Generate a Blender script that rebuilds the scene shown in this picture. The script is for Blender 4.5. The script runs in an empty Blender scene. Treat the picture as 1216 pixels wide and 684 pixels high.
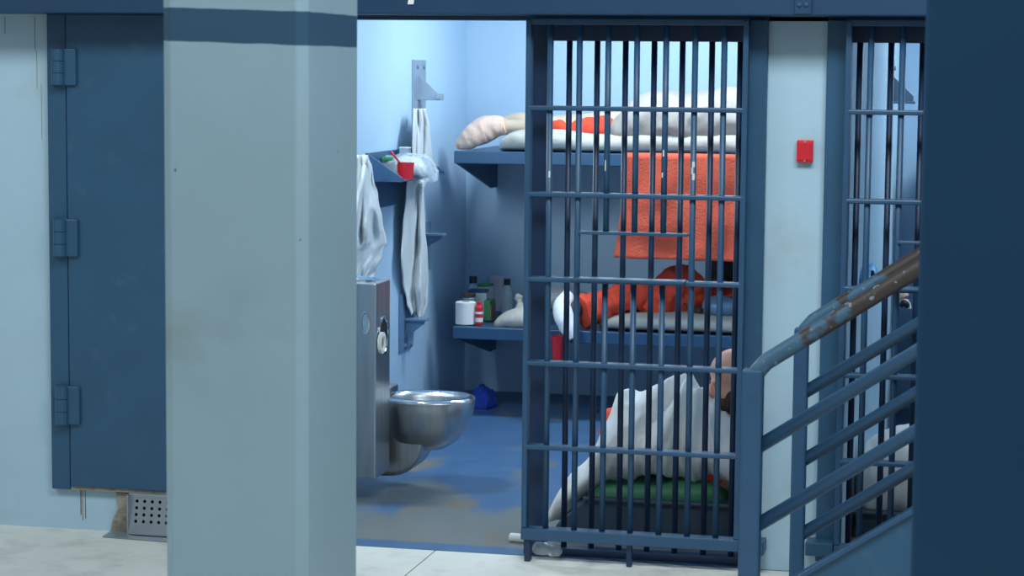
import bpy, bmesh, math, random
from mathutils import Vector, Matrix, noise
from math import sin, cos, pi, atan2, tan

# ------------------------------------------------------------------ camera, world, lights, exposure
S = bpy.context.scene
COL = S.collection
FPX, YAW, PITCH, ROLL = 2600.0, 0.2230, 0.0999, 0.00934
CAM = Vector((1.763, -8.022, 1.85))
_F = Vector((-sin(YAW) * cos(PITCH), cos(YAW) * cos(PITCH), -sin(PITCH)))
_r = Vector((cos(YAW), sin(YAW), 0)); _u = _r.cross(_F)
_R = _r * cos(ROLL) + _u * sin(ROLL); _U = -_r * sin(ROLL) + _u * cos(ROLL)
cd = bpy.data.cameras.new('camera'); cam = bpy.data.objects.new('camera', cd); COL.objects.link(cam)
cd.sensor_width = 36.0; cd.lens = FPX / 1216 * 36.0; cd.clip_end = 100
m = Matrix((_R, _U, -_F)).transposed().to_4x4(); m.translation = CAM
cam.matrix_world = m
cd.dof.use_dof = True; cd.dof.focus_distance = 9.2; cd.dof.aperture_fstop = 6.3
S.camera = cam

W = bpy.data.worlds.new('world'); S.world = W; W.use_nodes = True
W.node_tree.nodes['Background'].inputs[0].default_value = (0.74, 0.90, 1.0, 1)
W.node_tree.nodes['Background'].inputs[1].default_value = 0.26

def area(name, loc, rot, sx, sy, power, color):
    l = bpy.data.lights.new(name, 'AREA'); l.shape = 'RECTANGLE'; l.size = sx; l.size_y = sy
    l.energy = power; l.color = color
    o = bpy.data.objects.new(name, l); COL.objects.link(o); o.location = loc; o.rotation_euler = rot
    return o
COOL = (0.86, 0.96, 1.0)
area('dayroom_light', (1.9, -3.7, 5.0), (math.radians(24), math.radians(6), 0), 4.0, 1.2, 282, COOL)
area('dayroom_light', (1.1, -8.2, 5.0), (math.radians(28), math.radians(6), 0), 4.0, 1.2, 22, COOL)
area('dayroom_light', (-4.2, -3.9, 5.0), (math.radians(24), math.radians(-10), 0), 2.5, 1.2, 110, COOL)  # unseen fill light, added to brighten the floor and wall on the left
CELL_LAMP = 52

S.view_settings.view_transform = 'Standard'; S.view_settings.look = 'None'
S.view_settings.exposure = 0.0; S.view_settings.gamma = 1.0; S.view_settings.use_curve_mapping = False

def at(px, py, X=None, Y=None, Z=None):
    """the point of the place seen at a pixel, on the plane X, Y or Z = const"""
    d = _R * ((px - 608) / FPX) - _U * ((py - 342) / FPX) + _F
    t = (X - CAM.x) / d.x if X is not None else (Y - CAM.y) / d.y if Y is not None else (Z - CAM.z) / d.z
    return CAM + d * t

# ------------------------------------------------------------------ materials
def lin(c):
    return tuple(((v / 255) / 12.92 if v / 255 <= 0.04045 else ((v / 255 + 0.055) / 1.055) ** 2.4) for v in c) + (1,)
MATS = {}
def mat(name, c, rough=0.5, metal=0.0, var=0.12, scale=6.0, bump=0.0, bscale=60.0, c2=None, lo=0.5, hi=0.75, pscale=3.0, coat=0.0, stretch=None, fine=None, spec=None):
    """c: base sRGB; var: light/dark mottling; c2: second colour in noise patches (wear, stains)"""
    M = bpy.data.materials.new(name); M.use_nodes = True; MATS[name] = M
    nt = M.node_tree; N = nt.nodes; L = nt.links; b = N['Principled BSDF']
    b.inputs['Roughness'].default_value = rough; b.inputs['Metallic'].default_value = metal
    if spec is not None: b.inputs['Specular IOR Level'].default_value = spec
    if coat: b.inputs['Coat Weight'].default_value = coat
    tc = N.new('ShaderNodeTexCoord'); src = tc.outputs['Object']
    if stretch:
        mp = N.new('ShaderNodeMapping'); mp.inputs['Scale'].default_value = stretch
        L.new(src, mp.inputs[0]); src = mp.outputs[0]
    n1 = N.new('ShaderNodeTexNoise'); n1.inputs['Scale'].default_value = scale; n1.inputs['Detail'].default_value = 5
    L.new(src, n1.inputs['Vector'])
    r1 = N.new('ShaderNodeMapRange'); r1.inputs[1].default_value = 0.25; r1.inputs[2].default_value = 0.75
    r1.inputs[3].default_value = 1 - var; r1.inputs[4].default_value = 1 + var
    L.new(n1.outputs['Fac'], r1.inputs[0])
    mx = N.new('ShaderNodeVectorMath'); mx.operation = 'SCALE'
    mx.inputs[0].default_value = lin(c)[:3]; L.new(r1.outputs[0], mx.inputs['Scale'])
    out = mx.outputs[0]
    if c2 is not None:
        n2 = N.new('ShaderNodeTexNoise'); n2.inputs['Scale'].default_value = pscale; n2.inputs['Detail'].default_value = 7
        n2.inputs['Roughness'].default_value = 0.62; L.new(src, n2.inputs['Vector'])
        r2 = N.new('ShaderNodeMapRange'); r2.inputs[1].default_value = lo; r2.inputs[2].default_value = hi; L.new(n2.outputs['Fac'], r2.inputs[0])
        mm = N.new('ShaderNodeMix'); mm.data_type = 'RGBA'; L.new(r2.outputs[0], mm.inputs[0])
        L.new(out, mm.inputs[6]); mm.inputs[7].default_value = lin(c2); out = mm.outputs[2]
        M['_fac'] = 1
    L.new(out, b.inputs['Base Color'])
    if bump:
        n3 = N.new('ShaderNodeTexNoise'); n3.inputs['Scale'].default_value = bscale; n3.inputs['Detail'].default_value = 4
        L.new(src, n3.inputs['Vector'])
        bp = N.new('ShaderNodeBump'); bp.inputs['Strength'].default_value = bump; bp.inputs['Distance'].default_value = 0.01
        L.new(n3.outputs['Fac'], bp.inputs['Height']); L.new(bp.outputs[0], b.inputs['Normal'])
    return M

mat('wall_paint', (168, 196, 212), 0.55, var=0.05, scale=3, bump=0.12, bscale=25, c2=(160, 178, 180), lo=0.56, hi=0.8, pscale=2.2)
mat('cell_paint', (184, 211, 234), 0.5, var=0.035, scale=2.5, bump=0.08, bscale=20)
mat('blue_steel', (42, 82, 112), 0.42, var=0.10, scale=5, bump=0.05, bscale=40, c2=(62, 96, 122), lo=0.6, hi=0.78, pscale=9)
mat('beam_blue', (20, 58, 90), 0.45, var=0.07, scale=4, bump=0.04, bscale=30)
mat('bar_blue', (42, 78, 110), 0.40, var=0.10, scale=8, c2=(190, 196, 190), lo=0.70, hi=0.73, pscale=16)
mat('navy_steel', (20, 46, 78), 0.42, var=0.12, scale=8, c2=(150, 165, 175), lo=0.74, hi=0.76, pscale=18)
mat('column_navy', (28, 66, 96), 0.6, var=0.05, scale=6, spec=0.2)
mat('bunk_blue', (46, 84, 118), 0.38, var=0.08, scale=6)
mat('grey_steel', (150, 165, 182), 0.42, metal=0.35, var=0.10, scale=10)
mat('bracket_blue', (112, 142, 172), 0.42, metal=0.2, var=0.10, scale=10)
mat('stainless', (176, 180, 184), 0.36, metal=1.0, var=0.14, scale=5, stretch=(9, 9, 0.6))
mat('stainless_bright', (205, 212, 218), 0.16, metal=1.0, var=0.06, scale=5)
mat('galvanised', (150, 160, 168), 0.42, metal=0.6, var=0.12, scale=12)
mat('black_void', (14, 16, 20), 0.8, var=0.1)
mat('dark_rubber', (28, 30, 34), 0.6, var=0.1)
mat('concrete_floor', (216, 217, 210), 0.6, var=0.06, scale=4, bump=0.15, bscale=40, c2=(178, 180, 174), lo=0.5, hi=0.8, pscale=5)
mat('rough_concrete', (150, 142, 128), 0.9, var=0.25, scale=20, bump=0.8, bscale=50, c2=(110, 92, 74), lo=0.5, hi=0.7, pscale=14)
mat('yellow_drip', (150, 150, 128), 0.7, var=0.1)
mat('rust', (120, 92, 64), 0.8, var=0.3, scale=30)
mat('white_cloth', (214, 217, 218), 0.9, var=0.05, scale=8, bump=0.25, bscale=30)
mat('grey_cloth', (205, 204, 200), 0.9, var=0.06, scale=8, bump=0.35, bscale=25)
mat('sheet_cloth', (160, 152, 146), 0.9, var=0.05, scale=8, bump=0.3, bscale=25)
mat('mattress_cloth', (184, 182, 174), 0.85, var=0.06, scale=9, bump=0.25, bscale=22)
mat('peach_sock', (234, 198, 180), 0.9, var=0.07, scale=12, bump=0.3, bscale=60)
mat('orange_cloth', (226, 74, 48), 0.85, var=0.12, scale=9, bump=0.3, bscale=30)
mat('orange_blanket', (206, 86, 62), 0.92, var=0.10, scale=7, bump=0.4, bscale=90, c2=(180, 70, 52), lo=0.5, hi=0.8, pscale=5)
mat('skin', (214, 158, 138), 0.55, var=0.06, scale=14)
mat('skin_shin', (206, 182, 158), 0.6, var=0.06, scale=14)
mat('dark_skin', (74, 52, 44), 0.55, var=0.08, scale=14)
mat('hair_dark', (30, 24, 24), 0.7, var=0.2, scale=40, bump=0.6, bscale=120)
mat('beard_brown', (66, 48, 40), 0.85, var=0.25, scale=60, bump=0.8, bscale=160)
mat('green_vinyl', (68, 134, 100), 0.5, var=0.10, scale=7, bump=0.2, bscale=18)
mat('slate_plastic', (52, 70, 88), 0.5, var=0.10, scale=6)
mat('red_plastic', (206, 34, 48), 0.35, var=0.06, scale=8)
mat('blue_rag', (38, 74, 178), 0.9, var=0.15, scale=14, bump=0.4, bscale=40)
mat('paper', (232, 232, 230), 0.8, var=0.03)
mat('card_pink', (214, 196, 204), 0.8, var=0.05)
mat('cover_green', (58, 138, 92), 0.5, var=0.06)
mat('cover_blue', (38, 66, 118), 0.5, var=0.06)
mat('cover_white', (206, 212, 208), 0.5, var=0.05)
mat('cardboard', (150, 128, 100), 0.8, var=0.1)
mat('black_plastic', (26, 26, 32), 0.4, var=0.1)
mat('amber_plastic', (86, 66, 52), 0.3, var=0.1)
mat('sky_blue_plastic', (50, 140, 205), 0.4, var=0.1)
mat('sock_white', (240, 242, 244), 0.9, var=0.04, scale=10, bump=0.2, bscale=60)

def plastic(name, alpha, c=(225, 235, 240)):
    M = mat(name, c, 0.12, var=0.05, scale=20, bump=0.5, bscale=14)
    M.node_tree.nodes['Principled BSDF'].inputs['Alpha'].default_value = alpha
    return M
plastic('clear_bag', 0.42); plastic('clear_bottle', 0.38, (190, 210, 220))

def mixin(M, fac_out, color):
    """lay another colour over a material where fac is 1"""
    nt = M.node_tree; b = nt.nodes['Principled BSDF']
    old = b.inputs['Base Color'].links[0].from_socket
    mm = nt.nodes.new('ShaderNodeMix'); mm.data_type = 'RGBA'
    nt.links.new(fac_out, mm.inputs[0]); nt.links.new(old, mm.inputs[6]); mm.inputs[7].default_value = lin(color)
    nt.links.new(mm.outputs[2], b.inputs['Base Color'])
def nd(M, t, **kw):
    n = M.node_tree.nodes.new(t)
    for k, v in kw.items(): setattr(n, k, v)
    return n
def math_n(M, op, a, b=None, clamp=False):
    n = nd(M, 'ShaderNodeMath', operation=op, use_clamp=clamp)
    for i, v in enumerate((a, b)):
        if v is None: continue
        if isinstance(v, (int, float)): n.inputs[i].default_value = v
        else: M.node_tree.links.new(v, n.inputs[i])
    return n.outputs[0]
def coords(M):
    tc = nd(M, 'ShaderNodeTexCoord'); sp = nd(M, 'ShaderNodeSeparateXYZ')
    M.node_tree.links.new(tc.outputs['Object'], sp.inputs[0]); return tc.outputs['Object'], sp.outputs
def noise_n(M, vec, scale, detail=5, stretch=None):
    if stretch:
        mp = nd(M, 'ShaderNodeMapping'); mp.inputs['Scale'].default_value = stretch
        M.node_tree.links.new(vec, mp.inputs[0]); vec = mp.outputs[0]
    n = nd(M, 'ShaderNodeTexNoise'); n.inputs['Scale'].default_value = scale; n.inputs['Detail'].default_value = detail
    M.node_tree.links.new(vec, n.inputs['Vector']); return n.outputs['Fac']
def ramp(M, v, lo, hi, a=0.0, b=1.0):
    n = nd(M, 'ShaderNodeMapRange'); M.node_tree.links.new(v, n.inputs[0])
    for i, x in enumerate((lo, hi, a, b)): n.inputs[i + 1].default_value = x
    return n.outputs[0]

# ------------------------------------------------------------------ mesh helpers
class MB:
    def __init__(s): s.v = []; s.f = []
    def add(s, vs, fs):
        k = len(s.v); s.v += [Vector(p) for p in vs]; s.f += [tuple(i + k for i in f) for f in fs]; return s
    def box(s, x0, x1, y0, y1, z0, z1):
        return s.add([(x, y, z) for z in (z0, z1) for y in (y0, y1) for x in (x0, x1)],
                     [(0, 2, 3, 1), (4, 5, 7, 6), (0, 1, 5, 4), (2, 6, 7, 3), (0, 4, 6, 2), (1, 3, 7, 5)])
    def prism(s, poly, d):
        """poly: list of points; extruded by vector d"""
        n = len(poly); P = [Vector(p) for p in poly]; d = Vector(d)
        nrm = Vector((0, 0, 0))
        for i in range(n): nrm += (P[i] - P[0]).cross(P[(i + 1) % n] - P[0])
        if nrm.dot(d) > 0: P = P[::-1]
        return s.add(P + [p + d for p in P], [tuple(range(n)), tuple(range(2 * n - 1, n - 1, -1))] +
                     [(i, i + n, (i + 1) % n + n, (i + 1) % n) for i in range(n)])
    def loft(s, rings, cap=True):
        n = len(rings[0]); vs = [p for r in rings for p in r]; fs = []
        for i in range(len(rings) - 1):
            for j in range(n):
                a = i * n + j; b = i * n + (j + 1) % n
                fs.append((a, b, b + n, a + n))
        if cap: fs += [tuple(range(n - 1, -1, -1)), tuple(range((len(rings) - 1) * n, len(rings) * n))]
        return s.add(vs, fs)
    def tube(s, pts, r, n=12):
        pts = [Vector(p) for p in pts]; rs = r if isinstance(r, (list, tuple)) else [r] * len(pts); rings = []
        for i, p in enumerate(pts):
            d = (pts[min(i + 1, len(pts) - 1)] - pts[max(i - 1, 0)]).normalized()
            a = d.cross(Vector((0, 0, 1)))
            if a.length < 0.05: a = Vector((1, 0, 0))
            a.normalize(); b = d.cross(a)
            rings.append([p + (a * cos(2 * pi * k / n) + b * sin(2 * pi * k / n)) * rs[i] for k in range(n)])
        return s.loft(rings)
    def lathe(s, c, prof, n=20, cap=True):
        """prof: (r, z) from bottom to top round a vertical axis at c"""
        c = Vector(c)
        return s.loft([[c + Vector((r * cos(2 * pi * k / n), r * sin(2 * pi * k / n), z)) for k in range(n)] for r, z in prof], cap)
    def grid(s, fn, nu, nv):
        vs = [fn(i / (nu - 1), j / (nv - 1)) for i in range(nu) for j in range(nv)]
        return s.add(vs, [(i * nv + j, (i + 1) * nv + j, (i + 1) * nv + j + 1, i * nv + j + 1) for i in range(nu - 1) for j in range(nv - 1)])
    def obj(s, name, material, parent=None, bevel=0.0, smooth=False, solid=0.0, sub=0, seg=2, loc=None):
        return mesh_obj(name, s.mesh(name, material, parent, smooth, loc), parent, bevel, solid, sub, seg, loc)
    def mesh(s, name, material, parent=None, smooth=False, loc=None):
        base = Vector((0, 0, 0))
        if parent is not None: base = origin_of(parent)
        if loc is not None: base = base + Vector(loc)
        me = bpy.data.meshes.new(name); me.from_pydata([p - base for p in s.v], [], s.f)
        bm = bmesh.new(); bm.from_mesh(me); bmesh.ops.recalc_face_normals(bm, faces=bm.faces); bm.to_mesh(me); bm.free()
        me.materials.append(MATS[material])
        if smooth:
            for p in me.polygons: p.use_smooth = True
        me.update(); return me
def origin_of(o):
    v = Vector((0, 0, 0))
    while o is not None: v += o.location; o = o.parent
    return v
def mesh_obj(name, me, parent=None, bevel=0.0, solid=0.0, sub=0, seg=2, loc=None):
    o = bpy.data.objects.new(name, me); COL.objects.link(o)
    if parent is not None: o.parent = parent
    if loc is not None: o.location = loc
    if solid:
        q = o.modifiers.new('solid', 'SOLIDIFY'); q.thickness = solid; q.offset = 0
    if bevel:
        q = o.modifiers.new('bevel', 'BEVEL'); q.width = bevel; q.segments = seg; q.limit_method = 'ANGLE'; q.angle_limit = math.radians(40)
    if sub:
        q = o.modifiers.new('sub', 'SUBSURF'); q.levels = sub; q.render_levels = sub
    return o
def smooth_by_angle(o, deg=40):
    me = o.data
    for p in me.polygons: p.use_smooth = True
    try: me.set_sharp_from_angle(angle=math.radians(deg))
    except Exception: pass
    return o
def tag(o, label, cat, group=None, kind=None):
    o['label'] = label
    if cat: o['category'] = cat
    if group: o['group'] = group
    if kind: o['kind'] = kind
    return o
def struct(o, label=None):
    o['kind'] = 'structure'
    if label: o['label'] = label
    return o
def thing(name, loc, label, cat, group=None):
    o = bpy.data.objects.new(name, None); COL.objects.link(o); o.location = loc; o.empty_display_size = 0.1
    return tag(o, label, cat, group)
def wob(p, sc, amp, seed=0.0):
    q = Vector(p) * sc + Vector((seed, seed * 1.7, -seed))
    return noise.noise(q) * amp
def blob_mb(sta, exp=2.4, n=20, nu=None, wr=0.0, wsc=14.0, seed=1.0, round_ends=True, ridge=0.0, rdir=(1.6, 0.8, 1.0)):
    """stations (X, Yc, half depth, Zbottom, Ztop) along X -> a soft closed volume; wr = wrinkle depth"""
    def interp(t):
        k = t * (len(sta) - 1); i = min(int(k), len(sta) - 2); w = k - i
        p0 = sta[max(i - 1, 0)]; p1 = sta[i]; p2 = sta[i + 1]; p3 = sta[min(i + 2, len(sta) - 1)]
        return [0.5 * (2 * b + (c - a) * w + (2 * a - 5 * b + 4 * c - d) * w * w + (3 * b - a - 3 * c + d) * w ** 3) for a, b, c, d in zip(p0, p1, p2, p3)]
    nu = nu or 6 * len(sta); rings = []
    for i in range(nu + 1):
        t = i / nu; X, Yc, hd, z0, z1 = interp(t); s = 1.0
        if round_ends:
            e = min(t, 1 - t) * nu
            s = [0.35, 0.72, 0.92, 1.0][min(int(e), 3)] if e < 3 else 1.0
        zc = (z0 + z1) / 2; hz = abs(z1 - z0) / 2 * s; ring = []
        if round_ends and s < 1: zc = z0 + hz if exp > 3 else zc
        for k in range(n):
            a = 2 * pi * k / n; ca, sa = cos(a), sin(a)
            p = Vector((X, Yc - hd * s * math.copysign(abs(ca) ** (2 / exp), ca), zc + hz * math.copysign(abs(sa) ** (2 / exp), sa)))
            if wr:
                d = Vector((0, p.y - Yc, p.z - zc)); d = d.normalized() if d.length > 1e-6 else d
                p += d * (wob(p, wsc, wr, seed) + wob((p.x * 2.2 + p.z, p.y, p.z - p.x), wsc * 2.3, wr * 0.5, seed + 5))
            if ridge:
                d = Vector((0, p.y - Yc, p.z - zc)); d = d.normalized() if d.length > 1e-6 else d
                if rdir[0] == 'polar':
                    dx, dz = p.x - rdir[1], p.z - rdir[2]
                    q = Vector((atan2(dz, dx) * 3.2, math.hypot(dx, dz) * 2.0, p.y * 2.5 + seed))
                else: q = Vector((p.x * rdir[0] * 7 + p.z * 3, p.y * rdir[1] * 4, p.z * rdir[2] * 2.2 - p.x * 3 + seed))
                p += d * ridge * (0.35 - abs(noise.noise(q)) * 1.6 + 0.6 * (0.3 - abs(noise.noise(q * 2.7))))
            ring.append(p)
        rings.append(ring)
    return MB().loft(rings)
def blob_px(sta, **kw):
    """stations (px, y_top, y_bottom, Y, half depth) -> blob stations at the depth Y"""
    out = []
    for px, yt, yb, Y, hd in sta:
        a = at(px, yt, Y=Y); b = at(px, yb, Y=Y); out.append(((a.x + b.x) / 2, Y, hd, b.z, a.z))
    return blob_mb(out, **kw)

# ------------------------------------------------------------------ the setting
YB = 4.13           # back wall
XL = -1.268         # left wall of the cell in view
XR = 0.89           # its right wall; the dividing wall is 0.89 .. 1.19
X2 = 1.19
CEIL = 2.75

# corridor floor: slab pair with a saw cut between them
fl = struct(MB().box(-6, 6, -9.5, 0, -0.12, -0.03).obj('floor', 'black_void'), 'light grey concrete corridor floor with a saw cut joint')
for x0, x1 in ((-6, -0.352), (-0.346, 6)):
    MB().box(x0, x1, -9.5, 0.0, -0.11, 0).obj('slab', 'concrete_floor', fl)

M = mat('cell_floor_paint', (74, 108, 146), 0.34, var=0.12, scale=5, bump=0.05, bscale=30)
vec, xyz = coords(M)
nz = noise_n(M, vec, 2.2, 7, (1.5, 0.7, 1))
wear = math_n(M, 'ADD', nz, ramp(M, xyz[1], 0.25, 1.6, 0.30, -0.05))
edge = ramp(M, xyz[1], 0.10, 0.14)
mixin(M, math_n(M, 'MULTIPLY', ramp(M, wear, 0.52, 0.66), edge), (116, 122, 122))
nz2 = noise_n(M, vec, 2.6, 6, (1.9, 0.75, 1))
mixin(M, math_n(M, 'MULTIPLY', ramp(M, nz2, 0.56, 0.68), edge), (128, 118, 100))
struct(MB().box(XL - 0.3, 4.2, 0, YB + 0.1, -0.12, 0.002).obj('floor_cell', 'cell_floor_paint'), 'worn blue painted concrete cell floor')

M = MATS['wall_paint']; vec, xyz = coords(M)
# thin yellow drips and faint vertical roller lines on the painted concrete
dr = noise_n(M, vec, 1.0, 3, (26, 1, 0.7)); mixin(M, math_n(M, 'MULTIPLY', ramp(M, dr, 0.69, 0.76), 0.45), (170, 160, 120))
wl = MB().box(-6, -1.93, 0, 0.3, 0, 3.2); wl.box(-1.93, -0.95, 0.0, 0.3, 0, 0.165); wl.box(-1.93, -0.95, 0.02, 0.3, 0.165, 3.2)
struct(wl.obj('wall_front', 'wall_paint'), 'pale blue painted concrete front wall beside the solid door')
struct(MB().box(XR, X2 - 0.08, 0, YB, 0, 2.3).box(X2 - 0.08, X2, 0.1, YB, 0, 2.3).obj('wall_divider', 'wall_paint', bevel=0.004), 'pale blue wall strip between the two barred cell fronts')
struct(MB().box(XL - 0.15, XL, 0.3, YB, 0, CEIL).obj('wall_left', 'cell_paint'), 'pale blue side wall of the open cell')
struct(MB().box(XL - 0.2, 4.2, YB, YB + 0.15, 0, CEIL).obj('wall_back', 'cell_paint'), 'pale blue back wall of the cells')
struct(MB().box(XL - 0.2, 4.2, 0.0, YB + 0.15, CEIL, CEIL + 0.1).obj('ceiling', 'cell_paint'), 'painted cell ceiling')
struct(MB().box(3.65, 3.8, 0.0, YB, 0, CEIL).obj('wall_right', 'cell_paint'), 'far side wall of the second cell')
# wall above the cell fronts, behind the beam
struct(MB().box(-0.95, 4.2, 0.0, 0.12, 2.03, CEIL + 0.6).obj('wall_upper', 'beam_blue'), 'blue wall panel above the cell doors')
# steel header beam with its joint plate and bolt heads
bm_ = MB().box(-6, 6, -0.2, 0.0, 2.045, 2.5).obj('trim_1', 'beam_blue', bevel=0.006)
struct(bm_, 'dark blue steel header beam across the cell fronts')
jp = at(954, 8, Y=-0.2).x
MB().box(jp - 0.03, jp + 0.03, -0.212, -0.2, 2.05, 2.5).obj('joint_plate', 'beam_blue', bm_, bevel=0.003)
for dx in (-0.012, 0.012):
    MB().tube([(jp + dx, -0.212, 2.085), (jp + dx, -0.219, 2.085)], 0.007, 8).obj('bolt_head', 'blue_steel', bm_)
q0 = at(484, 5, Y=-0.2); q1 = at(491, 5, Y=-0.2); q2 = at(496, -22, Y=-0.2); q3 = at(489, -22, Y=-0.2)
MB().prism([q0, q1, q2, q3], (0, -0.001, 0)).obj('painted_stroke', 'paper', bm_)

# concrete pillar in front, with chamfered corners and a dark blue painted band
pa = at(191.5, 300, Y=-3.0).x; pb = at(363, 300, Y=-3.0).x
pd = at(427, 300, X=pb).y
zb0, zb1 = at(280, 51, Y=-3.0).z, at(280, 11, Y=-3.0).z
M = mat('pillar_paint', (150, 176, 188), 0.5, var=0.035, scale=4, bump=0.06, bscale=30)
vec, xyz = coords(M)
st = noise_n(M, vec, 3.0, 7, (1, 1, 1.3))
zz = ramp(M, xyz[2], 1.02, 1.16); zz2 = ramp(M, xyz[2], 1.18, 1.36, 1, 0)
mixin(M, math_n(M, 'MULTIPLY', math_n(M, 'MULTIPLY', ramp(M, st, 0.46, 0.74), 0.75), math_n(M, 'MULTIPLY', zz, zz2)), (128, 134, 126))
sp = noise_n(M, vec, 26, 1); mixin(M, ramp(M, sp, 0.80, 0.82), (60, 66, 70))
lip = math_n(M, 'MULTIPLY', noise_n(M, vec, 14, 3), 0.006)
zsk = math_n(M, 'ADD', math_n(M, 'ADD', xyz[2], math_n(M, 'MULTIPLY', math_n(M, 'SUBTRACT', xyz[0], (pa + pb) / 2), 0.024)), lip)
inb = math_n(M, 'MULTIPLY', math_n(M, 'GREATER_THAN', zsk, zb0 + 0.003), math_n(M, 'LESS_THAN', zsk, zb1 + 0.003))
mixin(M, inb, (48, 82, 108))
c = 0.024
py0 = -3.0
poly = [(pa + c, py0), (pb - c, py0), (pb, py0 + c), (pb, pd - c), (pb - c, pd), (pa + c, pd), (pa, pd - c), (pa, py0 + c)]
struct(MB().prism([(x, y, 0) for x, y in poly], (0, 0, 4.2)).obj('pillar', 'pillar_paint', bevel=0.004), 'pale painted concrete pillar with a dark blue band near the top')

# steel column close to the camera
cx = at(1098, 60, Y=-3.4).x
cmb = MB(); cmb.box(cx, cx + 0.34, -3.4, -3.06, 0, 4.2)
struct(cmb.obj('column', 'column_navy', bevel=0.016, seg=3), 'dark navy steel column closest to the camera')

# ------------------------------------------------------------------ solid chase door
d1 = bpy.data.objects.new('door_1', None); COL.objects.link(d1); d1.location = (-1.5, 0, 0.17)
struct(d1, 'solid blue steel door with three hinges beside the pillar')
MB().box(-1.925, -1.846, -0.028, 0.05, 0.165, 2.045).obj('door_frame', 'blue_steel', d1, bevel=0.004)
MB().box(-1.842, -1.06, -0.035, 0.02, 0.18, 2.045).obj('door_panel', 'blue_steel', d1, bevel=0.004)
MB().box(-1.842, -1.06, -0.026, 0.02, 0.166, 0.179).obj('bottom_edge', 'rough_concrete', d1)
for yt, yb in ((58, 101), (260, 304), (458, 503)):
    zt = at(70, yt, Y=-0.04).z; zb = at(70, yb, Y=-0.04).z
    h = MB().box(-1.848, -1.795, -0.05, -0.034, zb, zt).obj('hinge', 'blue_steel', d1, bevel=0.003)
    kx = -1.868
    for k in range(3):
        a = zb + (zt - zb) * k / 3
        MB().tube([(kx, -0.05, a + 0.001), (kx, -0.05, a + (zt - zb) / 3 - 0.001)], 0.026, 14).obj('knuckle', 'blue_steel', h, smooth=False)
    MB().box(-1.905, -1.87, -0.045, -0.027, zb, zt).obj('frame_leaf', 'blue_steel', h, bevel=0.003)
# broken concrete and rust runs below the door
MB().prism([(-1.685, -0.012, 0.0), (-1.60, -0.02, 0.0), (-1.612, -0.014, 0.09), (-1.60, -0.012, 0.16), (-1.66, -0.01, 0.163), (-1.648, -0.016, 0.1), (-1.672, -0.018, 0.05)], (0, 0.03, 0)).obj('broken_patch', 'rough_concrete', bpy.data.objects['wall_front'], bevel=0.004)
for x, w in ((-1.815, 0.004), (-1.795, 0.0025), (-1.806, 0.0018)):
    MB().box(x, x + w, -0.0015, 0.0, 0.02 + 10 * w, 0.165).obj('rust_run', 'rust', bpy.data.objects['wall_front'])

for px, y0_, y1_, w in ((40.5, 20, 60, .0035), (43, 60, 105, .003), (48.5, 100, 165, .0025), (5, 20, 40, .004)):
    a = at(px, y0_, Y=-.001); b = at(px, y1_, Y=-.001)
    MB().box(a.x, a.x + w, -.001, 0, b.z, a.z).obj('drip', 'yellow_drip', bpy.data.objects['wall_front'])

# perforated metal guard below the door
pg = thing('perforated_guard', (-1.5, -0.05, 0), 'bent perforated grey metal guard on the floor below the solid blue door', 'guard')
gx0 = at(154, 610, Y=-0.06).x; gx1 = gx0 + 0.22; gz0, gz1 = 0.010, 0.165
holes = MB(); nx, nzz = 5, 4
hx0, hx1, hz0, hz1 = gx0 + 0.012, gx0 + 0.172, 0.048, 0.152
fy = lambda z: -0.075 + 0.03 * (z - gz0) / (gz1 - gz0)
for i in range(nx):
    for j in range(nzz):
        x0 = hx0 + (hx1 - hx0) * i / nx; x1 = hx0 + (hx1 - hx0) * (i + 1) / nx
        z0 = hz0 + (hz1 - hz0) * j / nzz; z1 = hz0 + (hz1 - hz0) * (j + 1) / nzz
        cx_, cz_ = (x0 + x1) / 2, (z0 + z1) / 2; r = 0.0068
        outer = [(x1, cz_), (x1, z1), (cx_, z1), (x0, z1), (x0, cz_), (x0, z0), (cx_, z0), (x1, z0)]
        inner = [(cx_ + r * cos(k * pi / 4), cz_ + r * sin(k * pi / 4)) for k in range(8)]
        holes.add([(x, fy(z), z) for x, z in outer + inner], [(k, (k + 1) % 8, 8 + (k + 1) % 8, 8 + k) for k in range(8)])
for a, b, c_, d_ in ((gx0, gx1, gz0, hz0), (gx0, gx1, hz1, gz1), (gx0, hx0, hz0, hz1), (hx1, gx1, hz0, hz1)):
    holes.add([(a, fy(c_), c_), (b, fy(c_), c_), (b, fy(d_), d_), (a, fy(d_), d_)], [(0, 1, 2, 3)])
holes.obj('perforated_plate', 'galvanised', pg, solid=0.003)
MB().box(gx0 - 0.008, gx1, -0.05, -0.006, 0.153, 0.168).obj('top_flange', 'galvanised', pg, bevel=0.002)
MB().box(gx0 - 0.006, gx0, -0.075, -0.004, 0.0, 0.165).obj('side_plate', 'galvanised', pg)
MB().grid(lambda u, v: Vector((gx0 - 0.09 + 0.30 * u, -0.12 + 0.115 * v - 0.02 * u, 0.004 + (0.03 * max(0, (v - 0.55) / 0.45) ** 2 if u > 0.3 else 0.006 * v))), 8, 8).obj('foot_plate', 'galvanised', pg, solid=0.004)
MB().box(gx0, gx1, -0.030, -0.004, 0.005, 0.15).obj('dark_backing', 'black_void', pg)

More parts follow.
